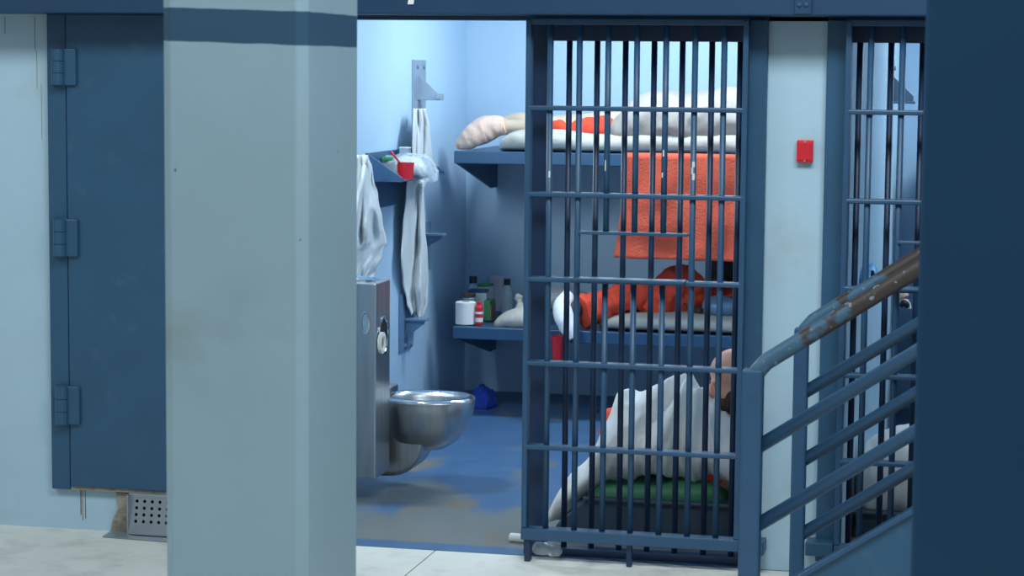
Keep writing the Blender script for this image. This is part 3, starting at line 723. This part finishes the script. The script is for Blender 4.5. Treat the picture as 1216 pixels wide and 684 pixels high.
# small litter at the sill
wr_ = thing('paper_roll', at(614, 643, Z=0), 'small rolled white paper on the sill at the foot of the open gate', 'paper')
ra, rb_ = at(606, 638, Z=.018), at(626, 640, Z=.018)
MB().tube([ra, rb_], .018, 14).obj('roll', 'paper', wr_, smooth=False, bevel=.002)
MB().tube([ra + (ra - rb_).normalized() * .001, ra], .007, 10).obj('core', 'dark_rubber', wr_)
wp = blob_px([(632, 648, 655, -.02, .010), (638, 643, 658, -.02, .026), (648, 643.5, 659, -.02, .03), (658, 647, 661, -.02, .03), (668, 650, 660, -.02, .014)], wr=.006, wsc=40, seed=51)
soft('plastic_wrapper', wp, 'clear_bag', None, 'crumpled clear plastic wrapper under the bottom rail of the open gate', 'wrapper')
rg = blob_px([(561, 466, 489, 3.55, .03), (567, 460, 489, 3.55, .09), (576, 461, 489, 3.55, .10), (584, 464, 489, 3.55, .09), (591, 474, 488, 3.55, .03)], n=28, wr=.03, wsc=22, seed=52, ridge=.05)
soft('blue_rag', rg, 'blue_rag', None, 'bright blue rag dropped on the floor under the lower bunk', 'rag')

# ------------------------------------------------------------------ things on the lower bunk
def Pz(px, Y, z): # point on a shelf at depth Y, height z
    a = at(px, 380, Y=Y); return Vector((a.x, Y, z))
c0 = Pz(553, 3.27, ZL + .005)
t = thing('toilet_roll', c0, 'white toilet roll at the free end of the lower bunk', 'toilet roll', 'toilet rolls')
MB().loft([[c0 + Vector((r * cos(2 * pi * k / 24), r * sin(2 * pi * k / 24), z)) for k in range(24)] for r, z in ((.050, 0), (.055, .004), (.055, .118), (.050, .122), (.022, .122), (.020, .02))], False).obj('paper', 'paper', t)
MB().lathe(c0, [(.0205, .018), (.0205, .123), (.0195, .123), (.0195, .018)], 20).obj('core', 'cardboard', t)
c0 = Pz(556.5, 3.42, ZL + .005)
t = thing('jar', c0, 'jar with a wide dark lid behind the toilet roll', 'jar')
MB().lathe(c0, [(.038, 0), (.04, .006), (.04, .125), (.034, .134)], 20).obj('body', 'clear_bottle', t, smooth=False)
MB().lathe(c0, [(.037, .130), (.039, .133), (.039, .150), (.036, .153)], 20).obj('lid', 'amber_plastic', t)
c0 = Pz(569, 3.255, ZL + .005)
t = thing('red_bottle', c0, 'slim red bottle with a white label beside the toilet roll', 'bottle', 'bottles on the lower bunk')
MB().lathe(c0, [(.018, 0), (.020, .004), (.020, .095), (.015, .105), (.012, .110)], 18).obj('body', 'red_plastic', t)
MB().lathe(c0, [(.0205, .018), (.0205, .04)], 18, False).obj('label', 'paper', t, solid=.0006)
MB().lathe(c0, [(.0205, .060), (.0205, .072)], 18, False).obj('label', 'paper', t, solid=.0006)
MB().lathe(c0, [(.014, .108), (.014, .124), (.012, .126)], 16).obj('cap', 'red_plastic', t)
c0 = Pz(561.5, 3.62, ZL + .005)
t = thing('capped_bottle', c0, 'tall clear bottle with a black cap behind the boxes', 'bottle', 'bottles on the lower bunk')
MB().lathe(c0, [(.030, 0), (.033, .006), (.033, .15), (.024, .18), (.017, .19)], 20).obj('body', 'clear_bottle', t, smooth=False)
MB().lathe(c0, [(.021, .188), (.022, .19), (.022, .222), (.020, .225)], 18).obj('cap', 'black_plastic', t)
c0 = Pz(602, 3.72, ZL + .005)
t = thing('water_bottle', c0, 'clear bottle with a black cap between the propped card and the sack', 'bottle', 'bottles on the lower bunk')
MB().lathe(c0, [(.032, 0), (.035, .006), (.035, .12), (.022, .165), (.015, .175)], 20).obj('body', 'clear_bottle', t)
MB().lathe(c0, [(.017, .172), (.018, .174), (.018, .205), (.016, .207)], 18).obj('cap', 'black_plastic', t)
def carton(px0, px1, Y, dep, h, m_body, m_top, label, rz=0.1):
    a = Pz(px0, Y, ZL); b = Pz(px1, Y, ZL); w = b.x - a.x
    t = thing('carton', ((a.x + b.x) / 2, Y + dep / 2, ZL + .0), label, 'carton', 'cartons on the lower bunk')
    x = (a.x + b.x) / 2
    MB().box(x - w / 2, x + w / 2, Y, Y + dep, ZL + .005, ZL + h - .014).obj('body', m_body, t, bevel=.002)
    MB().box(x - w / 2 - .001, x + w / 2 + .001, Y - .001, Y + dep + .001, ZL + h - .014, ZL + h).obj('lid', m_top, t, bevel=.002)
    t.rotation_euler.z = rz
carton(555, 576, 3.50, .10, .165, 'cover_white', 'cover_blue', 'white carton with a dark blue top behind the red bottle')
carton(567, 580, 3.64, .10, .185, 'cover_white', 'cover_green', 'white carton with a green top under the propped card', -.1)
a = Pz(580, 3.5, ZL + .005); MBk = MB().box(a.x - .016, a.x + .016, 3.46, 3.58, a.z, a.z + .11)
t = thing('green_box', (a.x, 3.52, a.z), 'small green and brown box standing beside the cartons', 'box')
MBk.obj('body', 'cover_green', t, bevel=.002)
MB().box(a.x + .0161, a.x + .022, 3.465, 3.575, a.z, a.z + .09).obj('flap', 'cardboard', t)
a0, a1 = at(579, 372, Y=3.98), at(597, 372, Y=3.98); b0 = at(581, 327, Y=4.10); b1 = at(598, 328, Y=4.10)
cd_ = MB().prism([a0, a1, b1, b0], (0, .004, 0)).obj('propped_card', 'card_pink'); tag(cd_, 'pale pink card propped against the back wall above the cartons', 'card')
sa = thing('cloth_sack', P(612, 390, 3.3), 'small off-white cloth sack with a tied neck on the lower bunk', 'sack')
soft('bag', blob_px([(587, 381, 391, 3.33, .03), (594, 374, 391, 3.33, .08), (606, 368, 391.5, 3.33, .11), (620, 364, 391.5, 3.33, .12), (636, 368, 392, 3.33, .11), (650, 380, 392, 3.33, .05)], exp=2.2, wr=.010, wsc=16, seed=61), 'mattress_cloth', sa)
soft('tied_neck', limb([P(618, 366, 3.35, .030), P(617, 359, 3.36, .016), P(616, 354, 3.37, .024), P(618, 350, 3.37, .018)], n=14, wr=.006, wsc=50, seed=62), 'mattress_cloth', sa)
# red cup hooked on the bunk lip
cc = at(662, 428, Y=3.10)
t = thing('red_cup', cc, 'red plastic cup hooked below the lower bunk next to the white sock', 'cup', 'red plastic cups')
MB().lathe(cc, [(.026, 0), (.034, .10), (.038, .128), (.0365, .128), (.032, .10), (.024, .006)], 20).obj('cup_body', 'red_plastic', t)
MB().tube([cc + Vector((0, .036, .11)), cc + Vector((0, .055, .12)), cc + Vector((0, .075, .13))], .006, 8).obj('hook', 'red_plastic', t)

# ------------------------------------------------------------------ left wall: brackets, shelf, towels
def Wl(px, py, off=0.0): return at(px, py, X=XL + off)
def bracket(Y0, Y1, z0, z1, zg, depth, h, up, m_, label, bolts=()):
    t = thing('wall_bracket', (XL, (Y0 + Y1) / 2, z0), label, 'bracket', 'steel wall brackets')
    MB().box(XL, XL + .014, Y0, Y1, z0, z1).obj('wall_plate', m_, t, bevel=.003)
    yc = Y0 + (Y1 - Y0) * .35
    tip = (XL + depth, yc, zg)
    poly = [(XL + .012, yc, zg), tip, (XL + depth, yc, zg + (.02 if up else -.02)), (XL + .012, yc, zg + (h if up else -h))]
    MB().prism(poly, (0, .012, 0)).obj('gusset', m_, t, bevel=.002)
    MB().box(XL + .012, XL + depth + .012, yc - .02, yc + .05, zg - .008, zg + .004).obj('seat_plate', m_, t, bevel=.002)
    if up: MB().box(XL + depth - .012, XL + depth + .014, yc - .03, yc + .05, zg - .004, zg + .026).obj('nose_block', m_, t, bevel=.004)
    for y, z in bolts: MB().tube([(XL + .012, y, z), (XL + .024, y, z)], .012, 10).obj('bolt', 'grey_steel', t)
yA, yB_ = Wl(489, 90).y, Wl(503, 90).y
zA = Wl(489, 71).z; zg = Wl(492, 117).z
bracket(yA, yB_, Wl(489, 160).z, zA, zg, .125, .125, True, 'grey_steel', 'grey wall bracket with two bolts above the long white cloth', ((yA + .06, zA - .035), (yB_ - .05, zA - .035)))
y1_, z1_ = Wl(497, 300).y, Wl(505, 277).z
bracket(y1_, y1_ + .2, z1_ - .2, z1_ + .06, z1_, .11, .075, False, 'bracket_blue', 'small wall bracket poking out from behind the long white cloth')
yC, yD_ = Wl(473, 400).y, Wl(488, 400).y
bracket(yC, yD_, Wl(473, 418).z, Wl(473, 350).z, Wl(488, 375).z, .115, .10, False, 'bracket_blue', 'low wall bracket plate below the hem of the long white cloth', ((yC + .08, Wl(478, 410).z), (yD_ - .05, Wl(484, 409).z)))

ys = 2.12; zf = at(443, 212, X=XL).z; zt_ = at(433, 182, X=XL).z; xo = at(478, 211, Y=ys).x; ye = 2.92
shf = thing('wall_shelf', (XL, ys, zf), 'blue steel shelf with sloping sides on the side wall, holding a plastic bag', 'shelf')
MB().box(XL, xo, ys, ye, zf - .008, zf).obj('shelf_floor', 'bunk_blue', shf, bevel=.002)
for y in (ys, ye - .01):
    MB().prism([(XL, y, zf), (xo, y, zf), (xo, y, zf + .012), (XL + .01, y, zt_), (XL, y, zt_)], (0, .01, 0)).obj('cheek', 'bunk_blue', shf, bevel=.002)
MB().box(XL, XL + .012, ys, ye, zf, zt_).obj('back_plate', 'bunk_blue', shf, bevel=.002)
MB().box(XL, XL + .02, Wl(441, 240).y, Wl(467, 240).y, Wl(455, 245).z, zf).obj('wall_plate', 'bunk_blue', shf, bevel=.003)
# bag of belongings, red cup, spoon, soap box on the shelf
bagt = thing('plastic_bag', (XL + .2, 2.5, zf), 'clear plastic bag of belongings spilling over the end of the blue wall shelf', 'bag')
bag = blob_px([(452, 189, 196, 2.5, .06), (463, 183, 208, 2.5, .13), (480, 182, 211, 2.5, .17), (496, 182, 213, 2.5, .17), (508, 188, 215, 2.5, .13), (515, 197, 215, 2.5, .08), (519, 205, 214, 2.5, .03)], exp=2.2, n=24, nu=40, wr=.028, wsc=18, seed=71)
soft('film', bag, 'clear_bag', bagt)
soft('white_contents', blob_px([(460, 190, 205, 2.5, .05), (474, 186, 208, 2.5, .09), (492, 186, 209, 2.5, .10), (505, 195, 211, 2.5, .05)], wr=.02, wsc=20, seed=72), 'white_cloth', bagt)
MB().box(*sum([sorted(v) for v in zip(P(457, 186, 2.40), P(466, 191, 2.34))], [])).obj('dark_packet', 'cover_green', bagt, bevel=.004)
cc = at(482, 211, Y=2.28); cc.z = zf + .0
t = thing('red_cup', cc, 'red plastic cup at the outer edge of the blue wall shelf', 'cup', 'red plastic cups')
MB().lathe(cc, [(.034, 0), (.038, .045), (.041, .08), (.039, .08), (.035, .04), (.031, .005)], 24).obj('cup_body', 'red_plastic', t)
MB().box(cc.x - .043, cc.x - .036, cc.y - .008, cc.y + .008, cc.z + .03, cc.z + .075).obj('handle', 'red_plastic', t, bevel=.003)
tag(MB().tube([P(464, 180, 2.22), P(469, 186, 2.22), P(474.5, 193, 2.24)], [.007, .005, .005], 8).obj('red_spoon', 'red_plastic'), 'thin red spoon leaning across the shelf bag beside the red cup', 'spoon')
sb = P(481, 179, 2.62); t = thing('soap_box', sb, 'small pale box on top of the plastic bag', 'box')
MB().box(sb[0] - .022, sb[0] + .022, 2.59, 2.65, sb[2] - .02, sb[2] + .012).obj('base', 'grey_steel', t, bevel=.003)
MB().box(sb[0] - .024, sb[0] + .024, 2.588, 2.652, sb[2] + .012, sb[2] + .019).obj('lid', 'cover_white', t, bevel=.002)

def towel(name, edges, off, folds, amp, seed, label, material='white_cloth', cat='towel', group=None, nu=34, nv=60):
    """edges: (y, x_left, x_right) outline on the side wall; off = distance from the wall"""
    def fn(u, v):
        k = v * (len(edges) - 1); i = min(int(k), len(edges) - 2); w = k - i; w = w * w * (3 - 2 * w)
        y, xl, xr = [a * (1 - w) + b * w for a, b in zip(edges[i], edges[i + 1])]
        y = edges[i][0] * (1 - (k - i)) + edges[i + 1][0] * (k - i)
        y += 10 * v * v * abs(sin(u * folds * 2.2 + seed)) if v > .7 else 0
        q = Vector((u * folds + v * .9, v * 1.3 + seed, seed))
        o = off + amp * (1.4 * noise.noise(q) + 1.1 * (.3 - abs(noise.noise(q * 1.9 + Vector((3, 1, 0))))) + .5 * noise.noise(q * 4.2))
        return at(xl + (xr - xl) * u, y, X=XL + max(o, .006))
    o = MB().grid(fn, nu, nv).obj(name, material, None, smooth=True); tag(o, label, cat, group)
    q = o.modifiers.new('solid', 'SOLIDIFY'); q.thickness = .005; return o
towel('hanging_towel', [(184, 418, 436), (205, 416, 443), (235, 415, 448), (262, 416, 453), (288, 417, 458), (300, 418, 453), (316, 419, 446), (332, 420, 438)], .075, 1.3, .030, 1.0,
      'white towel hanging from the near end of the blue wall shelf', group='white cloths on the side wall')
towel('long_cloth', [(129, 491, 505), (150, 490, 509), (185, 489, 512), (205, 484, 511), (230, 482, 502), (270, 478, 504), (305, 476, 507), (330, 478, 508), (355, 483, 507), (368, 488, 503)], .06, 1.5, .030, 2.4,
      'long white cloth hanging from the grey wall bracket behind the shelf bag', cat='cloth', group='white cloths on the side wall', nv=80)

# ------------------------------------------------------------------ stainless toilet and sink unit
XF = -0.83; yf0, yf1 = at(446, 450, X=XF).y, at(463, 450, X=XF).y
zu0 = at(446, 569, X=XF).z; zu1 = at(446, 337, X=XF).z
un = thing('toilet_sink_unit', (-1.0, 1.0, 0), 'stainless steel combined toilet and sink unit on the side wall', 'toilet')
tw = MB().box(XL + .004, XF, yf0, yf1, zu0, zu1).obj('tower', 'stainless', un, bevel=.006)
MB().box(XL + .004, -.90, yf1, 1.42, zu0 + .02, .43).obj('cabinet', 'stainless', un, bevel=.006)
# sink rim and basin on top of the tower
sx0, sx1 = XL + .06, XF - .02; sxm = (sx0 + sx1) / 2; sym = (yf0 + yf1) / 2
rw, rd = (sx1 - sx0) / 2, (yf1 - yf0) / 2 - .012
MB().loft([[Vector((sxm + rw * a * cos(2 * pi * k / 28), sym + rd * a * sin(2 * pi * k / 28), zu1 + z)) for k in range(28)] for a, z in ((1.0, -.002), (1.0, .008), (.95, .012), (.90, .008), (.86, .002), (.5, .0015))]).obj('basin', 'stainless_bright', un)
MB().tube([(XL + .05, sym, zu1), (XL + .05, sym, zu1 + .05), (XL + .09, sym, zu1 + .07), (XL + .13, sym, zu1 + .06)], .011, 10).obj('spout', 'stainless_bright', un)
# paper recess and small oval dish on the front face
yc = at(455, 398, X=XF).y; zc_ = at(455, 398, X=XF).z
rec = MB()
def oval(c_, ry, rz, x, n=24): return [Vector((x, c_[0] + ry * cos(2 * pi * k / n), c_[1] + rz * sin(2 * pi * k / n))) for k in range(n)]
MB().loft([oval((yc, zc_), .074, .083, XF + .001), oval((yc, zc_), .074, .083, XF + .006), oval((yc, zc_), .064, .073, XF + .006), oval((yc, zc_), .060, .069, XF + .0012)], True).obj('recess_ring', 'stainless_bright', tw)
MB().loft([oval((yc, zc_), .062, .071, XF + .0008), oval((yc, zc_), .062, .071, XF + .0022)]).obj('recess', 'black_void', tw)
yq = at(450, 405, X=XF + .01).y; zq = at(453.5, 407, X=XF + .01).z; yq = at(453.5, 407, X=XF + .01).y
tr_ = thing('toilet_roll', (XF, yq, zq - .05), 'toilet roll tucked in the round recess of the steel unit', 'toilet roll', 'toilet rolls')
MB().loft([oval((yq, zq), .030, .030, XF + .003), oval((yq, zq), .046, .046, XF + .003), oval((yq, zq), .046, .046, XF + .016), oval((yq, zq), .030, .030, XF + .018), oval((yq, zq), .026, .026, XF + .006)], False).obj('paper', 'paper', tr_)
MB().loft([oval((yq, zq), .026, .026, XF + .004), oval((yq, zq), .026, .026, XF + .010)]).obj('core', 'cardboard', tr_)
pc = at(434, 383, Y=yf0)
def ovy(rx, rz, y, n=20): return [Vector((pc.x + rx * cos(2 * pi * k / n), y, pc.z + rz * sin(2 * pi * k / n))) for k in range(n)]
MB().loft([ovy(.020, .048, yf0 - .001), ovy(.020, .048, yf0 - .006), ovy(.015, .042, yf0 - .007), ovy(.012, .038, yf0 - .002)]).obj('oval_dish', 'stainless_bright', tw)
# bowl
YT = 1.23; ZR = .405
xb0 = -.90; xb1 = at(563, 468, Y=YT).x
def bowl_ring(z, x0, x1, hw, n=36, p=2.3):
    cx_ = (x0 + x1) / 2; a = (x1 - x0) / 2; out = []
    for k in range(n):
        t_ = 2 * pi * k / n; c_, s_ = cos(t_), sin(t_)
        out.append(Vector((cx_ + a * math.copysign(abs(c_) ** (2 / p), c_), YT + hw * math.copysign(abs(s_) ** (2 / p), s_), z)))
    return out
bw = MB().loft([bowl_ring(ZR - .235, xb0 + .05, xb1 - .18, .05), bowl_ring(ZR - .225, xb0 + .01, xb1 - .13, .09), bowl_ring(ZR - .19, xb0 - .01, xb1 - .075, .125), bowl_ring(ZR - .13, xb0 - .02, xb1 - .03, .155), bowl_ring(ZR - .06, xb0 - .02, xb1 - .008, .17),
                bowl_ring(ZR - .012, xb0 - .02, xb1, .176), bowl_ring(ZR, xb0 - .01, xb1 - .004, .172), bowl_ring(ZR, xb0 + .03, xb1 - .035, .138), bowl_ring(ZR - .02, xb0 + .035, xb1 - .045, .130), bowl_ring(ZR - .12, xb0 + .06, xb1 - .08, .10), bowl_ring(ZR - .17, xb0 + .10, xb1 - .14, .06)])
bo = bw.obj('bowl', 'stainless', un, smooth=True)
MB().loft([bowl_ring(ZR - .002, xb0 - .012, xb1 - .002, .174), bowl_ring(ZR + .006, xb0 - .006, xb1 - .010, .166), bowl_ring(ZR + .006, xb0 + .022, xb1 - .030, .144), bowl_ring(ZR - .002, xb0 + .03, xb1 - .036, .137)], False).obj('rim', 'stainless_bright', bo, smooth=True)
# rounded trap housing below the bowl
tx = at(499, 530, Y=YT - .08).x
pts = []
for k in range(15):
    a_ = -pi / 2 + pi * k / 14 * .72
    pts.append((xb0 + (tx + .025 - xb0) * max(cos(a_), 0.0) ** .7, YT - .12, .235 + .175 * sin(a_)))
pts = [(xb0 - .02, YT - .12, .06)] + pts + [(xb0 - .02, YT - .12, .34)]
MB().prism(pts, (0, .22, 0)).obj('trap_housing', 'stainless', un, bevel=.022, seg=3)

# ------------------------------------------------------------------ staircase and its two railings
YA_, YBR = -1.2, -0.42
SL = 0.665      # rise per run
def on(px, py, Y): return at(px, py, Y=Y)
def wornmat():
    M = mat('worn_handrail', (56, 90, 114), 0.45, var=0.15, scale=10)
    vec, xyz = coords(M)
    n = noise_n(M, vec, 11, 7); n2 = noise_n(M, vec, 42, 6, (1, 1, 1))
    w = math_n(M, 'ADD', n, ramp(M, xyz[0], 0.05, 0.5, -.07, .30))
    mixin(M, ramp(M, w, .50, .56), (58, 48, 46)); mixin(M, ramp(M, n2, .64, .68), (118, 132, 138))
    return M
wornmat()
def railing(Y, name, label, post_px, post_w, hand_pt, rails, x_end, newel_top=None):
    px = on(post_px, 560, Y).x; t = thing(name, (px, Y, 0), label, 'railing', 'stair railings')
    hp = on(*hand_pt, Y)
    top = hp.z + SL * (px - hp.x)
    MB().box(px - post_w / 2, px + post_w / 2, Y - post_w / 2, Y + post_w / 2, 0, top).obj('post', 'bar_blue', t, bevel=.008, seg=3)
    pts = [Vector((px, Y, top - .06)), Vector((px + .002, Y, top - .03)), Vector((px + .015, Y, top - .005)), Vector((px + .04, Y, top + .025))]
    pts += [Vector((px + .04 + d, Y, top + .025 + SL * d)) for d in (.1, .25, .45, .7, 1.0, x_end - px)]
    MB().tube(pts, .027, 16).obj('handrail', 'worn_handrail', t, smooth=True)
    for r in rails:
        q = on(*r, Y); z0 = q.z + SL * (px - q.x)
        MB().tube([(px, Y, z0), (x_end, Y, z0 + SL * (x_end - px))], .0225, 16).obj('rail', 'bar_blue', t, smooth=True)
    for x in (px + 1.35,):
        MB().box(x - .02, x + .02, Y - .02, Y + .02, max(0, (x - px) * SL - .15), top + SL * (x - px)).obj('post', 'bar_blue', t, bevel=.006)
railing(YA_, 'stair_railing', 'blue stair railing nearest the camera, with the thicker newel post', 892, .066, (985, 383), [(1000, 470.5), (1000, 564)], 3.0)
railing(YBR, 'stair_railing', 'blue stair railing on the cell side, with the thinner post', 948.5, .050, (985, 369), [(1000, 439), (1000, 519), (1000, 606)], 3.0)
stc = thing('staircase', (1.1, -.8, 0), 'blue steel staircase rising beside the cell fronts', 'staircase')
q = on(1000, 651, YA_ - .02)
zs = lambda x: q.z + SL * (x - q.x)
x0 = q.x - q.z / SL - .02
for Y0, Y1, dz in ((YA_ - .035, YA_ - .005, 0), (YBR - .005, YBR + .025, -.26)):
    lo = .24
    zs = lambda x: q.z + SL * (x - q.x) + dz
    xs_ = q.x - (q.z + dz) / SL
    MB().prism([(xs_, Y0, 0.0), (xs_ + lo / SL, Y0, 0.0), (3.0, Y0, zs(3.0) - lo), (3.0, Y0, zs(3.0))], (0, Y1 - Y0, 0)).obj('stringer', 'blue_steel', stc, bevel=.003)
    MB().prism([(xs_, Y0 - .012, 0.0), (xs_ + .03, Y0 - .012, 0), (3.0, Y0 - .012, zs(3.0) - .018), (3.0, Y0 - .012, zs(3.0))], (0, Y1 - Y0 + .024, 0)).obj('flange', 'bar_blue', stc, bevel=.003)
    MB().prism([(xs_ + lo / SL, Y0 + .01, 0.0), (3.0, Y0 + .01, 0.0), (3.0, Y0 + .01, zs(3.0) - lo)], (0, .006, 0)).obj('skirt', 'column_navy', stc)
x0 = q.x - (q.z - .26) / SL
for k in range(1, 7):
    zt2 = .17 * k; xt = x0 + (zt2 + .04) / SL
    MB().box(xt, xt + .28, YA_ - .004, YBR - .006, zt2 - .03, zt2).obj('tread', 'blue_steel', stc, bevel=.003)

# ------------------------------------------------------------------ inside the second cell
DX = X2 - XL
bunk(-1.094 + DX, 3.6, ZL, 'lower bunk of the cell seen behind the stair railing', 'bunks of the second cell')
bunk(-1.094 + DX, 3.6, ZU, 'upper bunk of the cell seen behind the stair railing', 'bunks of the second cell')
xm = -1.0 + DX
soft('mattress', blob_mb([(xm, 3.5, .2, ZL + .002, ZL + .05), (xm + .08, 3.5, .3, ZL + .002, ZL + .10), (xm + .8, 3.5, .31, ZL + .002, ZL + .10), (xm + 1.6, 3.5, .3, ZL + .002, ZL + .1)], exp=3.6, n=24, nu=30, wr=.01, wsc=9), 'grey_cloth', None, 'grey mattress on the lower bunk behind the stair railing', 'mattress')
t = thing('wall_bracket', (X2, 3.0, 1.7), 'grey triangular bracket high on the wall behind the stair-side bars', 'bracket', 'steel wall brackets')
yk = at(1056, 110, X=X2).y; zk = at(1060, 120, X=X2).z
MB().box(X2, X2 + .014, yk - .05, yk + .18, zk - .25, zk + .2).obj('wall_plate', 'grey_steel', t, bevel=.003)
MB().prism([(X2 + .01, yk, zk), (X2 + .115, yk, zk), (X2 + .115, yk, zk + .03), (X2 + .01, yk, zk + .13)], (0, .012, 0)).obj('gusset', 'grey_steel', t, bevel=.002)
MB().box(X2 + .01, X2 + .125, yk - .02, yk + .05, zk - .008, zk + .004).obj('seat_plate', 'grey_steel', t, bevel=.002)
MB().tube([(X2 + .014, yk + .03, zk + .16), (X2 + .026, yk + .03, zk + .16)], .012, 10).obj('bolt', 'grey_steel', t)
yk = at(1032, 325, X=X2 + .03).y
t = thing('hanging_pouch', at(1032, 335, X=X2 + .03), 'bright blue pouch hanging on the wall above the worn handrail', 'pouch')
soft('pouch_body', limb([tuple(at(1035, 315, X=X2 + .03)) + (.008,), tuple(at(1033, 321, X=X2 + .03)) + (.03,), tuple(at(1031, 330, X=X2 + .03)) + (.04,), tuple(at(1029, 340, X=X2 + .03)) + (.03,)], n=14, wr=.004, wsc=40), 'sky_blue_plastic', t)
soft('strap', limb([tuple(at(1036, 322, X=X2 + .06)) + (.006,), tuple(at(1036.5, 327, X=X2 + .06)) + (.010,), tuple(at(1036, 331, X=X2 + .06)) + (.006,)], n=10), 'black_plastic', t)
t = thing('patterned_cloth', P(1070, 366, 3.3), 'small peach, white and black bundle on the bunk below the worn handrail', 'cloth')
soft('peach_fold', limb([P(1063, 352, 3.3, .016), P(1068, 348, 3.3, .032), P(1073, 353, 3.3, .030), P(1070, 361, 3.3, .02)], n=12, wr=.008, wsc=40), 'peach_sock', t)
soft('black_fold', limb([P(1069, 364, 3.27, .012), P(1074, 360, 3.27, .02), P(1079, 365, 3.27, .010)], n=12, wr=.006, wsc=40), 'black_plastic', t)
soft('white_fold', limb([P(1075, 357, 3.28, .010), P(1078, 361, 3.28, .014), P(1081, 367, 3.28, .008)], n=12), 'paper', t)
bed = blob_px([(1016, 560, 600, .9, .05), (1024, 530, 606, .9, .2), (1040, 516, 610, .9, .26), (1062, 507, 612, .9, .28), (1085, 506, 612, .9, .28), (1110, 512, 612, .9, .25), (1130, 540, 610, .9, .1)], exp=2.6, n=30, nu=50, wr=.02, wsc=9, seed=81)
soft('bedding_pile', bed, 'white_cloth', None, 'pile of white bedding on the floor behind the stair railing', 'bedding')
t = thing('floor_cot', (1.7, .95, 0), 'dark plastic floor cot under the white bedding pile', 'cot')
ca = at(1012, 640, Y=.62).x
MB().loft([[Vector(p) for p in ((a_, b_, z), (c_, b_, z), (c_, d_, z), (a_, d_, z))] for a_, c_, b_, d_, z in ((ca + .04, 2.9, .62, 1.25, .004), (ca, 2.92, .60, 1.27, .12))]).obj('tub', 'slate_plastic', t, bevel=.012)
MB().box(ca - .01, 2.93, .585, .61, .11, .125).obj('side_rim', 'slate_plastic', t, bevel=.005)
